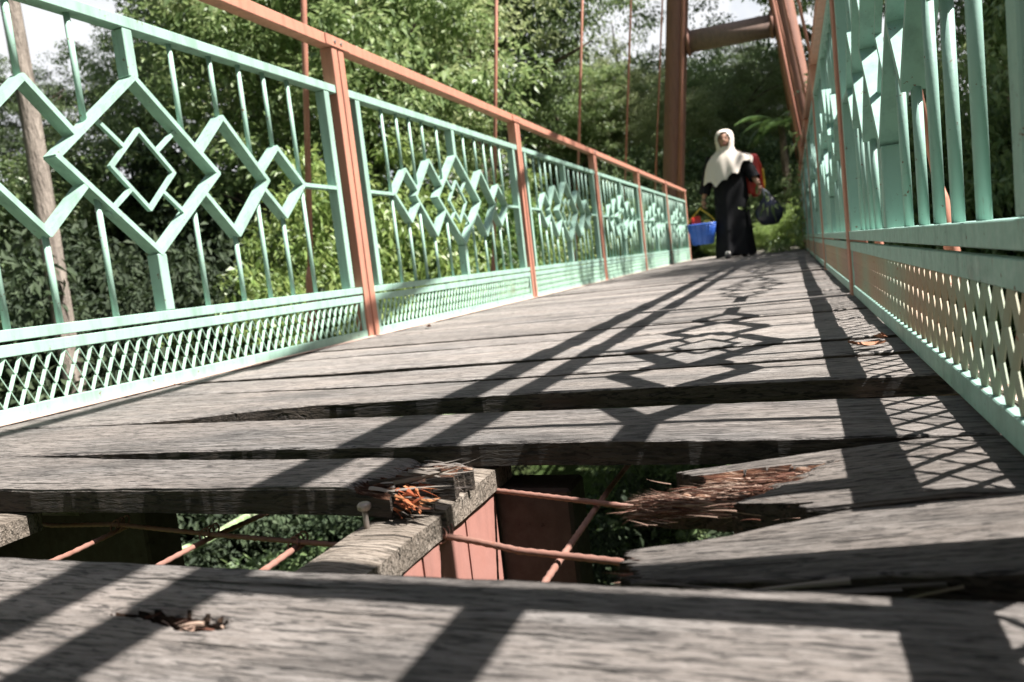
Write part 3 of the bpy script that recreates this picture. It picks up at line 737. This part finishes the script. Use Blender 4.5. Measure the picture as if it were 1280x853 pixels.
def frond_mesh(seed, n, L, leafn=26, lw=0.03, droop=0.8, rise=1.1):
    r = random.Random(seed); bm = bmesh.new()
    for k in range(n):
        a = k*2.399+r.uniform(-0.3, 0.3); ln = L*r.uniform(0.7, 1.1); e = rise*r.uniform(0.5, 1.1)
        h = Vector((math.cos(a), math.sin(a), 0)); pts = []
        for i in range(leafn+1):
            t = i/leafn; pts.append(h*ln*t*(1-0.15*t)+Vector((0, 0, e*ln*t*0.8-droop*ln*t*t*0.9)))
        for i in range(1, leafn):
            d = (pts[i+1]-pts[i-1]).normalized(); s = d.cross(Vector((0, 0, 1))).normalized(); t = i/leafn
            ll = ln*0.26*math.sin(math.pi*min(1, 0.15+t*0.85))**0.7
            for sg in (-1, 1): leaf(bm, pts[i], (s*sg+d*0.45+Vector((0, 0, -0.2))).normalized(), Vector((0, 0, 1)), ll, lw*ln)
    me = bpy.data.meshes.new('fronds'); bm.to_mesh(me); bm.free(); return me

KIND = {
 'broad': (crown_mesh(1, 2.9, 380, 105, 0.115, (1, 1, 0.95), 0.42), trunk_mesh(1, 5.0, 0.2, 0.11, 9, 2.2), ML_MID, 5.6),
 'dark': (crown_mesh(2, 3.1, 400, 105, 0.11, (1, 1, 1.15), 0.42), trunk_mesh(2, 5.4, 0.22, 0.12, 9, 2.4), ML_DARK, 5.8),
 'fine': (crown_mesh(3, 2.7, 460, 115, 0.075, (1, 1, 1.2), 0.36), trunk_mesh(3, 5.2, 0.16, 0.09, 8, 2.1), ML_PALE, 5.4),
 'light': (crown_mesh(4, 2.4, 200, 46, 0.13, (1, 1, 0.95), 0.5), trunk_mesh(4, 4.6, 0.14, 0.08, 8, 1.9), ML_LIGHT, 4.9),
}
SPARSE = crown_mesh(31, 3.0, 90, 75, 0.12, (1.2, 1.2, 1.0), 0.5)
def tree(kind, x, y, sc, label, group=None, lift=0.0, rz=None, sz=1.0, name='tree'):
    cm, tm, ml, zc = KIND[kind]
    z = ground_z(x, y)
    root = empty(name, (x, y, z), label, 'tree', group, rz if rz is not None else (x*7+y*3) % 6.28)
    root.scale = (sc, sc, sc*sz)
    t = obj('trunk', tm, MBARK, root); c = obj('crown', cm, ml, root); c.location = (0, 0, zc)
    t.scale = (1, 1, 1.08); return root
def bush(me, ml, x, y, sc, label, group=None, z=None, name='bush', rz=None, cat='bush', sz=1.0):
    o = obj(name, me, ml); o.location = (x, y, (ground_z(x, y) if z is None else z)); o.scale = (sc, sc, sc*sz); o.rotation_euler.z = rz if rz is not None else (x*5+y*11) % 6.28
    return tag(o, label, cat, group)
BM_L = crown_mesh(11, 1.0, 170, 130, 0.045, (1, 1, 0.85), 0.17, 0.3, 0.75); BM_M = crown_mesh(12, 1.0, 170, 110, 0.055, (1, 1, 0.9), 0.18, 0.3, 0.75); BM_D = crown_mesh(13, 1.0, 160, 100, 0.058, (1, 1, 0.9), 0.18, 0.3, 0.75)
FR = frond_mesh(5, 22, 1.0, 26, 0.045); PALM = frond_mesh(6, 15, 2.0, 34, 0.022, 0.75, 0.9)

# ---- left bank trees (azimuth from the camera, distance)
def at(az, dist): a = math.radians(az); return (math.sin(a)*dist, math.cos(a)*dist)
rt = random.Random(31)
def T(kind, az, dist, sc, label, group=None, sz=1.0): x, y = at(az, dist); return tree(kind, x, y, sc, label, group, sz=sz)
G1 = 'tall trees on the left bank'
T('dark', -54, 12.5, 0.48, 'low dark tree on the left bank below the sky gap', G1)
T('broad', -47.5, 12.5, 0.66, 'rounded tree at the left below the sky gap', G1)
T('broad', -31.5, 10.0, 0.95, 'leafy tree standing behind the nearest orange post', G1)
T('dark', -38, 15.0, 0.85, 'dark dense tree behind the large diamond of the left railing', G1)
T('fine', -31.5, 11.5, 1.35, 'fine leaved sunlit tree above the left handrail', G1)
T('fine', -26.5, 13.0, 1.35, 'fine leaved tree right of the second suspender rod', G1)
T('dark', -22, 16.5, 1.7, 'dark layered tree left of the third suspender rod', G1)
T('dark', -20.5, 19, 1.15, 'dark layered tree left of the tower leg', G1)
T('broad', -15.5, 23, 0.8, 'tree showing between the rods beside the tower', G1)
G2 = 'far forest trees'
for az, d, k, sc in ((-59, 17, 'broad', 0.5), (-52, 20, 'dark', 0.5), (-45, 21, 'broad', 0.68), (-35, 22, 'dark', 1.4), (-33, 21, 'dark', 2.0), (-28, 23, 'fine', 2.2), (-23, 25, 'dark', 2.3), (-12, 24, 'fine', 0.8), (-7, 22, 'fine', 0.62), (-2, 24, 'fine', 0.72), (-8, 36, 'broad', 0.9), (-3, 38, 'dark', 1.0), (4, 30, 'broad', 2.0), (9, 26, 'dark', 2.0), (14, 22, 'fine', 2.0), (19, 20, 'dark', 1.7)):
    T(k, az, d, sc, 'forest tree in the backdrop beyond the bridge', G2)

for az, d, sc in ((-10.5, 31, 1.25), (-7, 33, 1.0)):
    x, y = at(az, d); z = ground_z(x, y); o = empty('tree', (x, y, z), 'thin crowned tree letting the sky through left of the tower', 'tree', 'thin crowned trees', az); o.scale = (sc, sc, sc)
    obj('trunk', KIND['fine'][1], MBARK, o); c = obj('crown', SPARSE, ML_DARK, o); c.location = (0, 0, 5.4)
# ---- trees on the right bank (seen through the bars, and shading the far deck)
tree('dark', 6.2, 7.1, 1.08, 'overhanging tree on the right bank shading the far deck', sz=1.45)
tree('broad', 7.4, 10.4, 1.08, 'broad overhanging tree on the right bank before the tower', sz=1.5)
tree('dark', 9.5, 14.0, 1.2, 'taller dark tree on the right bank')
tree('broad', 5.2, 19.5, 0.9, 'tree right of the tower beyond the right railing')
# tall forest close on both sides and behind the viewer: the gorge sees little open sky
for k, (x, y, sc, kd) in enumerate(((8.2, -1.5, 1.05, 'dark'), (9.0, 3.0, 1.15, 'broad'), (10.5, -6.0, 1.4, 'dark'), (13.5, 1.0, 1.7, 'dark'), (13.0, 6.0, 1.6, 'broad'), (7.0, -9.0, 1.5, 'broad'), (0.5, -9.5, 1.6, 'dark'), (-5.5, -8.5, 1.6, 'broad'), (-8.5, -4.0, 1.6, 'dark'), (-9.5, 0.5, 1.5, 'broad'), (4.5, -13, 1.8, 'dark'), (-3, -14, 1.8, 'dark'))):
    tree(kd, x, y, sc, 'forest tree beside the viewer outside the picture', 'forest trees around the viewer')
# understory
GB = 'undergrowth bushes on the left bank'
def Bq(me, ml, az, d, sc, label, group=None, z=None, sz=1.0): x, y = at(az, d); return bush(me, ml, x, y, sc, label, group, z, sz=sz)
Bq(BM_L, ML_LIGHT, -31.5, 7.6, 1.75, 'bright sunlit bush behind the second panel of the left railing', sz=1.35, z=-1.9)
Bq(BM_L, ML_LIGHT, -36.5, 7.0, 1.35, 'pale green bush behind the nearest orange post', sz=1.3, z=-1.9)
Bq(BM_L, ML_FERN, -25.5, 9.5, 1.7, 'light green bush behind the third panel of the left railing', sz=1.4, z=-1.9)
Bq(BM_L, ML_LIGHT, -21, 11.5, 1.6, 'yellow green bush near the far end of the left railing', sz=1.4, z=-1.6)
for i, az in enumerate(range(-64, -36, 2)):
    Bq(BM_D if i % 3 else BM_M, ML_SHADE, az, 7.2+1.3*(i % 3)+0.4*math.sin(i), 1.35+0.25*(i % 2)+0.12*(i % 3), 'bush with shade-dark leaves under the left bank trees', GB, z=-2.5, sz=1.35)
for i, az in enumerate(range(-66, -38, 4)):
    Bq(BM_M, ML_DARK if i % 2 else ML_SHADE, az, 12.5+(i % 3), 2.1, 'tall bush further up the left bank', 'tall bushes up the left bank', z=-1.6, sz=1.3)
for i, az in enumerate(range(5, 34, 3)):
    Bq(BM_M if i % 2 else BM_D, ML_MID if i % 3 == 0 else ML_DARK, az, 10.5+1.6*(i % 3), 1.5+0.3*(i % 2), 'bush beyond the right railing', 'bushes beyond the right railing', z=-1.6, sz=1.5)
for az, d, sc in ((-33, 10.5, 1.9), (-28, 12.5, 2.1), (-23, 14, 2.1), (-18, 16, 2.0), (-14, 17.5, 1.5)):
    Bq(BM_M, ML_MID, az, d, sc, 'green bush under the forest edge', 'bushes under the forest edge', z=-1.6)
GC = 'bushes behind the walking person'
for az, d, sc, me, ml in ((-12, 15.5, 1.0, BM_M, ML_MID), (-8.5, 17, 1.2, BM_D, ML_DARK), (-5, 16.5, 1.15, BM_D, ML_DARK), (-1.8, 15.8, 0.9, BM_M, ML_MID), (2, 16, 1.2, BM_D, ML_DARK), (-6.5, 20, 1.9, BM_D, ML_DARK), (-10.5, 20, 1.9, BM_D, ML_DARK), (-2.5, 20, 1.9, BM_D, ML_DARK), (2, 21, 2.0, BM_D, ML_DARK)):
    Bq(me, ml, az, d, sc, 'bush at the end of the bridge behind the walking person', GC)
for az, d, sc in ((-17, 26, 2.6), (-13, 28, 3.0), (-9, 27, 2.8), (-5, 29, 2.8), (-1, 27, 2.6), (3, 27, 3.0)):
    Bq(BM_M, ML_MID, az, d, sc, 'tall thicket under the forest beyond the bridge', 'thickets beyond the bridge', sz=1.5)
for az, d, sc in ((-1.4, 13.3, 0.42), (-3.2, 13.9, 0.36), (-0.2, 13.8, 0.5), (-5.2, 14.4, 0.34), (-9.6, 13.2, 0.5), (1.3, 13.0, 0.6)):
    Bq(BM_L, ML_LIGHT, az, d, sc, 'low bright green plant at the end of the path', 'low plants at the end of the path')
for az, d in ((-44, 6.2), (-49, 5.6), (-35, 6.2), (-29, 6.6)):
    x, y = at(az, d); bush(BM_M, ML_SHADE, x, y, 1.0, 'low plant with shade-dark leaves below the left railing', 'low plants below the left railing', z=-2.3, name='plant', cat='plant')
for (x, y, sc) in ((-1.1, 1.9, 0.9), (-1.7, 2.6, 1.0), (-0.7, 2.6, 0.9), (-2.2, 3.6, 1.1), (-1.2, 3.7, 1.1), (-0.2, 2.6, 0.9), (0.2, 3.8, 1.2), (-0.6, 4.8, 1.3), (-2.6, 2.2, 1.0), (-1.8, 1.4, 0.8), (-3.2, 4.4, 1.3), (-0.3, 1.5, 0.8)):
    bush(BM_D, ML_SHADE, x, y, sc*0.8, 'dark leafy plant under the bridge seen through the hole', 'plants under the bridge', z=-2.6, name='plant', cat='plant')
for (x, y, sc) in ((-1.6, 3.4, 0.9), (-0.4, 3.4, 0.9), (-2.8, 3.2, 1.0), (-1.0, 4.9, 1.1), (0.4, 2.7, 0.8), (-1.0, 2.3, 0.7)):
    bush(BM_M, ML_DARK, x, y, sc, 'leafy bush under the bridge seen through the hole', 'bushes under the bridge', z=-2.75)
x, y = at(-0.2, 15.5)
pr = empty('palm', (x, y, 0), 'small palm with drooping pale fronds beside the right tower leg', 'palm')
bm = bmesh.new(); tube(bm, [(0, 0, -0.1), (0.05, 0, 1.2), (0.02, 0.05, 2.3)], [0.1, 0.08, 0.06], 9); obj('trunk', bm, MBARK, pr)
o = obj('fronds', PALM, ML_FERN, pr); o.location = (0.02, 0.05, 2.3); o.scale = (0.5, 0.5, 0.5)
# bare trunk at far left
for az, d, r0, lab in ((-51.4, 6.6, 0.085, 'slim pale tree trunk at the far left edge beside the sky gap'),):
    x, y = at(az, d); z = ground_z(x, y); tr_ = empty('tree', (x, y, z), lab, 'tree')
    bm = bmesh.new(); tube(bm, [(0.05*math.sin(k), 0.04*math.cos(k*1.3), k*0.9) for k in range(12)], [r0*(1-0.04*k) for k in range(12)], 10); obj('trunk', bm, MBARKP, tr_)
    c = obj('crown', crown_mesh(21, 1.9, 90, 40, 0.2, (1, 1, 0.8), 0.5), ML_DARK, tr_); c.location = (0, 0, 10.6)

# ------------------------------------------------------------------ person
PX, PY = -0.70, 10.03
MCLOTH = mat('black_cloth', (0.012, 0.012, 0.014), 0.85, 0.2)
MVEIL = mat('cream_veil', (0.72, 0.65, 0.57), 0.8, 0.2)
MSKIN = mat('skin', (0.42, 0.235, 0.16), 0.55, 0.4)
MHAIRD = mat('dark_eye', (0.02, 0.015, 0.012), 0.4)
MLIP = mat('lip', (0.26, 0.09, 0.08), 0.5)
MSHOE = mat('dark_shoe', (0.03, 0.028, 0.03), 0.5); MSOCK = mat('pale_sock', (0.6, 0.57, 0.52), 0.8)
def skin_mesh(name, verts, edges, radii, root=0, sub=2):
    me = bpy.data.meshes.new(name); me.from_pydata([Vector(v) for v in verts], edges, []); o = bpy.data.objects.new(name, me); COL.objects.link(o)
    sk = o.modifiers.new('s', 'SKIN'); sb = o.modifiers.new('u', 'SUBSURF'); sb.levels = sub; sb.render_levels = sub
    for i, r in enumerate(radii):
        r = r if isinstance(r, tuple) else (r, r); me.skin_vertices[0].data[i].radius = r; me.skin_vertices[0].data[i].use_root = (i == root)
    bpy.context.view_layer.update(); dg = bpy.context.evaluated_depsgraph_get()
    out = bpy.data.meshes.new_from_object(o.evaluated_get(dg)); bpy.data.objects.remove(o); bpy.data.meshes.remove(me)
    out.polygons.foreach_set('use_smooth', [True]*len(out.polygons)); out.materials.clear(); return out
def add_mesh(bm, me, mi=0):
    n0 = len(bm.faces); bm.from_mesh(me); bm.faces.ensure_lookup_table()
    for f in bm.faces[n0:]: f.material_index = mi
def ellipsoid(bm, c, r, mi=0, seg=14, fn=None):
    ret = bmesh.ops.create_uvsphere(bm, u_segments=seg, v_segments=seg-4, radius=1)
    for v in ret['verts']:
        p = Vector((v.co.x*r[0], v.co.y*r[1], v.co.z*r[2]))
        if fn: p = fn(p)
        v.co = p+Vector(c)
    fs = set(f for v in ret['verts'] for f in v.link_faces)
    for f in fs: f.material_index = mi; f.smooth = True
def hand(bm, wrist, d, side, palm_n, L=0.17, mi=0):
    """curled hand: d = finger direction, palm_n = direction the palm faces, side = thumb direction"""
    d, side, palm_n = Vector(d).normalized(), Vector(side).normalized(), Vector(palm_n).normalized(); w = Vector(wrist)
    add_mesh(bm, skin_mesh('h', [w, w+d*0.04, w+d*0.085], [(0, 1), (1, 2)], [(0.024, 0.02), (0.036, 0.016), (0.038, 0.014)], sub=1), mi)
    for k, ln in enumerate((0.070, 0.078, 0.072, 0.056)):
        b = w+d*0.075+side*(0.027-0.018*k); p1 = b+d*ln*0.42; p2 = p1+(d*0.5+palm_n*0.85).normalized()*ln*0.34; p3 = p2+(palm_n-d*0.5).normalized()*ln*0.28
        tube(bm, [b, p1, p2, p3], [0.0095, 0.009, 0.008, 0.0055], 8, mi=mi)
    b = w+d*0.025+side*0.026; tube(bm, [b, b+(side*0.8+d*0.6).normalized()*0.035, b+(side*0.45+d*0.9+palm_n*0.5).normalized()*0.062], [0.012, 0.0105, 0.007], 8, mi=mi)
person = empty('person', (PX, PY, 0), 'person in a cream headscarf and long black robe walking towards the camera', 'person')
# body: one continuous mesh (faces -Y, towards the camera)
V = [(0, 0.02, 0.86), (0, 0.02, 1.02), (0, 0.01, 1.18), (0, 0.0, 1.29), (0, -0.01, 1.36), (0, -0.03, 1.42),
     (-0.17, 0.0, 1.27), (-0.255, 0.0, 1.02), (-0.315, -0.04, 0.78),
     (0.17, 0.0, 1.27), (0.285, 0.02, 1.04), (0.375, -0.05, 0.86),
     (-0.09, 0.0, 0.80), (-0.09, -0.06, 0.45), (-0.06, -0.15, 0.09),
     (0.10, 0.02, 0.80), (0.11, 0.05, 0.45), (0.12, 0.13, 0.10)]
E_ = [(0, 1), (1, 2), (2, 3), (3, 4), (4, 5), (3, 6), (6, 7), (7, 8), (3, 9), (9, 10), (10, 11), (0, 12), (12, 13), (13, 14), (0, 15), (15, 16), (16, 17)]
Rr = [(0.16, 0.12), (0.15, 0.11), (0.16, 0.11), (0.13, 0.09), 0.055, 0.052, 0.06, 0.046, 0.030, 0.06, 0.046, 0.030, 0.09, 0.062, 0.038, 0.09, 0.062, 0.038]
bm = bmesh.new(); add_mesh(bm, skin_mesh('body', V, E_, Rr), 0)
def face_shape(p):
    q = p.copy()
    if q.y < 0:
        t = -q.y/0.10
        q.y -= 0.016*math.exp(-((q.x/0.016)**2+((q.z+0.012)/0.022)**2))*1.2     # nose
        q.y += 0.010*math.exp(-(((abs(q.x)-0.032)/0.017)**2+((q.z-0.014)/0.014)**2))  # eye sockets
        q.y -= 0.005*math.exp(-((q.x/0.026)**2+((q.z+0.052)/0.010)**2))         # lips
        if q.z < -0.05: q.x *= 0.9
    return q
HC = (0, -0.068, 1.475)
ellipsoid(bm, HC, (0.076, 0.094, 0.112), 0, 26, face_shape)
for s in (-1, 1):
    ellipsoid(bm, (HC[0]+s*0.031, HC[1]-0.080, HC[2]+0.013), (0.014, 0.007, 0.007), 1, 10)
    ellipsoid(bm, (HC[0]+s*0.032, HC[1]-0.086, HC[2]+0.034), (0.019, 0.005, 0.004), 1, 8)
    ellipsoid(bm, (HC[0]+s*0.076, HC[1]+0.005, HC[2]), (0.010, 0.02, 0.028), 0, 8)
ellipsoid(bm, (HC[0], HC[1]-0.093, HC[2]-0.052), (0.022, 0.006, 0.008), 2, 10)
hand(bm, (-0.318, -0.045, 0.785), (-0.02, -0.06, -1), (0.25, -1, 0), (1, 0.1, 0))
hand(bm, (0.378, -0.055, 0.865), (0.05, -0.08, -1), (-0.25, -1, 0), (-1, 0.1, 0))
obj('body', bm, [MSKIN, MHAIRD, MLIP], person)
# robe
bm = bmesh.new(); rings = []; n = 40
prof = [(0.035, 0.245, 0.215), (0.10, 0.242, 0.205), (0.3, 0.225, 0.18), (0.55, 0.210, 0.16), (0.8, 0.205, 0.15), (1.0, 0.200, 0.14), (1.15, 0.195, 0.13), (1.27, 0.17, 0.11), (1.35, 0.08, 0.07)]
for z, a, b in prof:
    ring = []
    for k in range(n):
        th = 2*math.pi*k/n; c, s = math.cos(th), math.sin(th); fold = 1+(0.05*math.sin(7*th+1)+0.035*math.sin(13*th+z*3))*(1-z/1.3)
        x = c*a*fold; yy = s*b*fold
        if s < 0: yy += -0.05*math.exp(-((x+0.09)/0.08)**2)*max(0, 1-z/0.9)*1.0 + 0.045*math.exp(-((x-0.015)/0.035)**2)*max(0, 1-z/0.95)
        ring.append(bm.verts.new((x+0.015, yy+0.02, z+(0.035*max(0, -c)*0+0.02*math.sin(3*th) if z < 0.05 else 0))))
    rings.append(ring)
for a, b in zip(rings, rings[1:]):
    for k in range(n): f = bm.faces.new((a[k], a[(k+1) % n], b[(k+1) % n], b[k])); f.smooth = True
for s, A_, B_, C_ in ((-1, (-0.16, 0.0, 1.28), (-0.255, 0.0, 1.02), (-0.30, -0.03, 0.84)), (1, (0.16, 0.0, 1.28), (0.285, 0.02, 1.04), (0.325, -0.02, 0.955))):
    tube(bm, [A_, Vector(A_).lerp(Vector(B_), 0.5), B_, C_], [0.085, 0.082, 0.076, 0.072], 14, cap=False)
obj('robe', bm, MCLOTH, person)
# headscarf: hood + draped cape
bm = bmesh.new(); n = 60; rings = []
def hood(th):  # closed around back, open at face
    return th
for z, a, b, yo in ((1.612, 0.02, 0.025, -0.03), (1.606, 0.05, 0.06, -0.03), (1.592, 0.077, 0.09, -0.032), (1.57, 0.098, 0.110, -0.034), (1.535, 0.111, 0.122, -0.035), (1.50, 0.115, 0.126, -0.036), (1.46, 0.114, 0.125, -0.037), (1.425, 0.110, 0.120, -0.037), (1.39, 0.106, 0.113, -0.034), (1.355, 0.115, 0.112, -0.022), (1.32, 0.155, 0.130, -0.012), (1.28, 0.205, 0.155, -0.005), (1.22, 0.25, 0.178, 0.0), (1.15, 0.275, 0.192, 0.0), (1.07, 0.292, 0.203, 0.0), (1.0, 0.302, 0.21, 0.0), (0.96, 0.306, 0.212, 0.0)):
    ring = []
    for k in range(n):
        th = 2*math.pi*k/n+math.pi/2; c, s = math.cos(th), math.sin(th); f = 1+(0.035*math.sin(9*th)+0.03*math.sin(5*th+2)+0.02*math.sin(16*th+z*9))*(max(0, 1.36-z)*3)
        zz = z
        if z < 1.3: zz = z+(1.3-z)*0.72*max(0, c)**0.8+0.10*(1.3-z)*math.sin(7*th)+0.05*(1.3-z)*math.sin(13*th)-0.05*(1.3-z)*max(0, -c)
        ring.append(bm.verts.new((c*a*f, s*b*f+yo, zz)))
    rings.append(ring)
for a, b in zip(rings, rings[1:]):
    for k in range(n):
        cx = (a[k].co+b[(k+1) % n].co)/2
        if cx.y < -0.05 and (cx.x/0.072)**2+((cx.z-1.478)/0.098)**2 < 1: continue   # face opening
        f = bm.faces.new((a[k], a[(k+1) % n], b[(k+1) % n], b[k])); f.smooth = True
bm.faces.new(rings[0]); obj('headscarf', bm, MVEIL, person)
for (x, yy, z, rx, lab) in ((-0.06, -0.19, 0.0, 0, 'front'), (0.12, 0.15, 0.0, 0, 'rear')):
    bm = bmesh.new()
    ellipsoid(bm, (x, yy-0.05, 0.032), (0.042, 0.115, 0.032), 0, 14, lambda p: Vector((p.x, p.y, max(p.z, -0.03)*(1.0 if p.y > -0.03 else 0.8))))
    ellipsoid(bm, (x, yy-0.01, 0.068), (0.036, 0.06, 0.032), 1, 12)
    obj('shoe', bm, [MSHOE, MSOCK], person)
# blue basket and its contents
MBLUE = mat('blue_plastic', (0.05, 0.16, 0.62), 0.4); MYEL = mat('yellow_plastic', (0.75, 0.52, 0.05), 0.4); MRED = mat('red_packet', (0.62, 0.045, 0.03), 0.45)
def basket():
    r = empty('basket', (PX-0.36, PY-0.10, 0.215), 'blue plastic basket carried in the right hand', 'basket')
    bm = bmesh.new(); n = 32
    prof = [(0.0, 0.115, 0.085), (0.004, 0.125, 0.09), (0.14, 0.158, 0.115), (0.245, 0.172, 0.128), (0.25, 0.182, 0.138), (0.265, 0.182, 0.138), (0.262, 0.168, 0.124), (0.13, 0.150, 0.108), (0.012, 0.118, 0.084)]
    rg = [[bm.verts.new((math.copysign(abs(math.cos(t))**0.6, math.cos(t))*a, math.copysign(abs(math.sin(t))**0.6, math.sin(t))*b, z)) for t in [2*math.pi*k/n for k in range(n)]] for z, a, b in prof]
    for a, b in zip(rg, rg[1:]):
        for k in range(n): bm.faces.new((a[k], a[(k+1) % n], b[(k+1) % n], b[k])).smooth = True
    bm.faces.new(rg[0][::-1]); bm.faces.new(rg[-1])
    for k in range(24):
        t = 2*math.pi*k/24; c, s = math.copysign(abs(math.cos(t))**0.6, math.cos(t)), math.copysign(abs(math.sin(t))**0.6, math.sin(t))
        tube(bm, [(c*0.130, s*0.094, 0.01), (c*0.177, s*0.133, 0.245)], 0.006, 5)
    obj('bin', bm, MBLUE, r)
    bm = bmesh.new(); tube(bm, [(0.165*math.cos(t)**3, 0.0, 0.255+0.21*math.sin(t)) for t in [math.pi*k/16 for k in range(17)]], 0.009, 8); obj('handle', bm, MYEL, r)
    return r
basket()
bm = bmesh.new(); box(bm, -0.055, 0.055, -0.04, 0.04, 0, 0.22); bev(bm, 0.014, 2)
for v in bm.verts: v.co.x *= 1+0.25*math.sin(v.co.z*14); v.co.y *= 1-0.5*max(0, (v.co.z-0.12)/0.12)
o = obj('packet', bm, MRED); o.location = (PX-0.405, PY-0.13, 0.36); o.rotation_euler = (0.1, -0.15, 0.4); tag(o, 'red packet sticking out of the blue basket', 'packet')
bm = bmesh.new(); box(bm, -0.045, 0.045, -0.03, 0.03, 0, 0.16); bev(bm, 0.014, 2)
for v in bm.verts: v.co.x *= 1+0.25*math.sin(v.co.z*14); v.co.y *= 1-0.5*max(0, (v.co.z-0.08)/0.1)
o = obj('packet', bm, MYEL); o.location = (PX-0.30, PY-0.14, 0.36); o.rotation_euler = (0.1, 0.2, -0.3); tag(o, 'yellow packet sticking out of the blue basket', 'packet')
# dark carrier bag on the left hand
r = empty('bag', (PX+0.46, PY-0.09, 0.36), 'crumpled navy carrier bag hanging from the left hand', 'bag')
MNAVY = mat('navy_plastic', (0.022, 0.024, 0.05), 0.3, 0.6); MSILV = mat('pale_plastic', (0.45, 0.45, 0.5), 0.35)
bm = bmesh.new(); n = 28; rg = []
for z, a, b in ((0.0, 0.05, 0.03), (0.012, 0.10, 0.06), (0.09, 0.155, 0.085), (0.18, 0.165, 0.09), (0.26, 0.13, 0.075), (0.33, 0.07, 0.05), (0.37, 0.03, 0.025)):
    rg.append([bm.verts.new((math.cos(t)*a*(1+0.13*N3(math.cos(t)*3, math.sin(t)*3, z*14)), math.sin(t)*b*(1+0.22*N3(math.cos(t)*4, math.sin(t)*4, z*11+4)), z)) for t in [2*math.pi*k/n for k in range(n)]])
for a, b in zip(rg, rg[1:]):
    for k in range(n): bm.faces.new((a[k], a[(k+1) % n], b[(k+1) % n], b[k])).smooth = True
bm.faces.new(rg[0][::-1]); bm.faces.new(rg[-1]); obj('sack', bm, MNAVY, r)
for s in (-1, 1):
    bm = bmesh.new(); tube(bm, [(s*0.03, 0, 0.35), (s*0.025-0.02, -0.012*s, 0.40), (-0.055, 0.0, 0.455), (-0.06+s*0.012, 0.01, 0.44)], [0.014, 0.012, 0.008, 0.006], 7); obj('handle', bm, MSILV, r)
# red backpack behind the left shoulder
r = empty('backpack', (PX+0.30, PY+0.15, 0.74), 'red backpack with yellow edging behind the left shoulder', 'backpack')
def rounded(p, k=0.6): return Vector((math.copysign(abs(p.x)**k, p.x), math.copysign(abs(p.y)**k, p.y), math.copysign(abs(p.z)**k, p.z)))
bm = bmesh.new(); ret = bmesh.ops.create_uvsphere(bm, u_segments=24, v_segments=16, radius=1)
for v in bm.verts:
    q = rounded(v.co); v.co = Vector((q.x*0.115*(1-0.12*q.z)+0.006*math.sin(q.z*7), q.y*0.08*(1-0.1*q.z)+0.006*math.sin(q.x*9+q.z*5), 0.27+q.z*0.27))
for f in bm.faces: f.smooth = True
obj('pack', bm, MRED, r)
bm = bmesh.new(); tube(bm, [(0.112, -0.02, 0.06), (0.124, -0.02, 0.15), (0.122, -0.02, 0.28), (0.118, -0.02, 0.34)], 0.015, 8); obj('trim', bm, MYEL, r)
bm = bmesh.new(); tube(bm, [(-0.06, -0.05, 0.50), (-0.12, -0.13, 0.54), (-0.13, -0.19, 0.47), (-0.14, -0.17, 0.34), (-0.11, -0.05, 0.10)], 0.014, 7); obj('strap', bm, MRED, r)

# fallen leaves on the deck by the right railing
MDRY = mat('dry_leaf', (0.28, 0.12, 0.06), 0.7)
for i, (x, y_, a, lab) in enumerate(((0.10, 1.33, 0.3, 'curled dry leaf by the right railing'), (0.128, 1.41, 1.4, 'dry brown leaf against the right kick rail'), (-1.35, 2.62, 2.2, 'dry leaf near the foot of the orange post'))):
    bm = bmesh.new(); vs = [bm.verts.new((u*0.03, w*0.011*math.sin(math.pi*(u+1)/2), 0.006*u*u+0.004*abs(w))) for u in (-1, -0.5, 0, 0.5, 1) for w in (-1, 0, 1)]
    for j in range(4):
        for k in range(2):
            try: bm.faces.new((vs[j*3+k], vs[j*3+k+1], vs[j*3+k+4], vs[j*3+k+3]))
            except ValueError: pass
    o = obj('fallen_leaf', bm, MDRY); o.location = (x, y_, 0.006); o.rotation_euler = (0.15, 0.1, a); tag(o, lab, 'leaf')
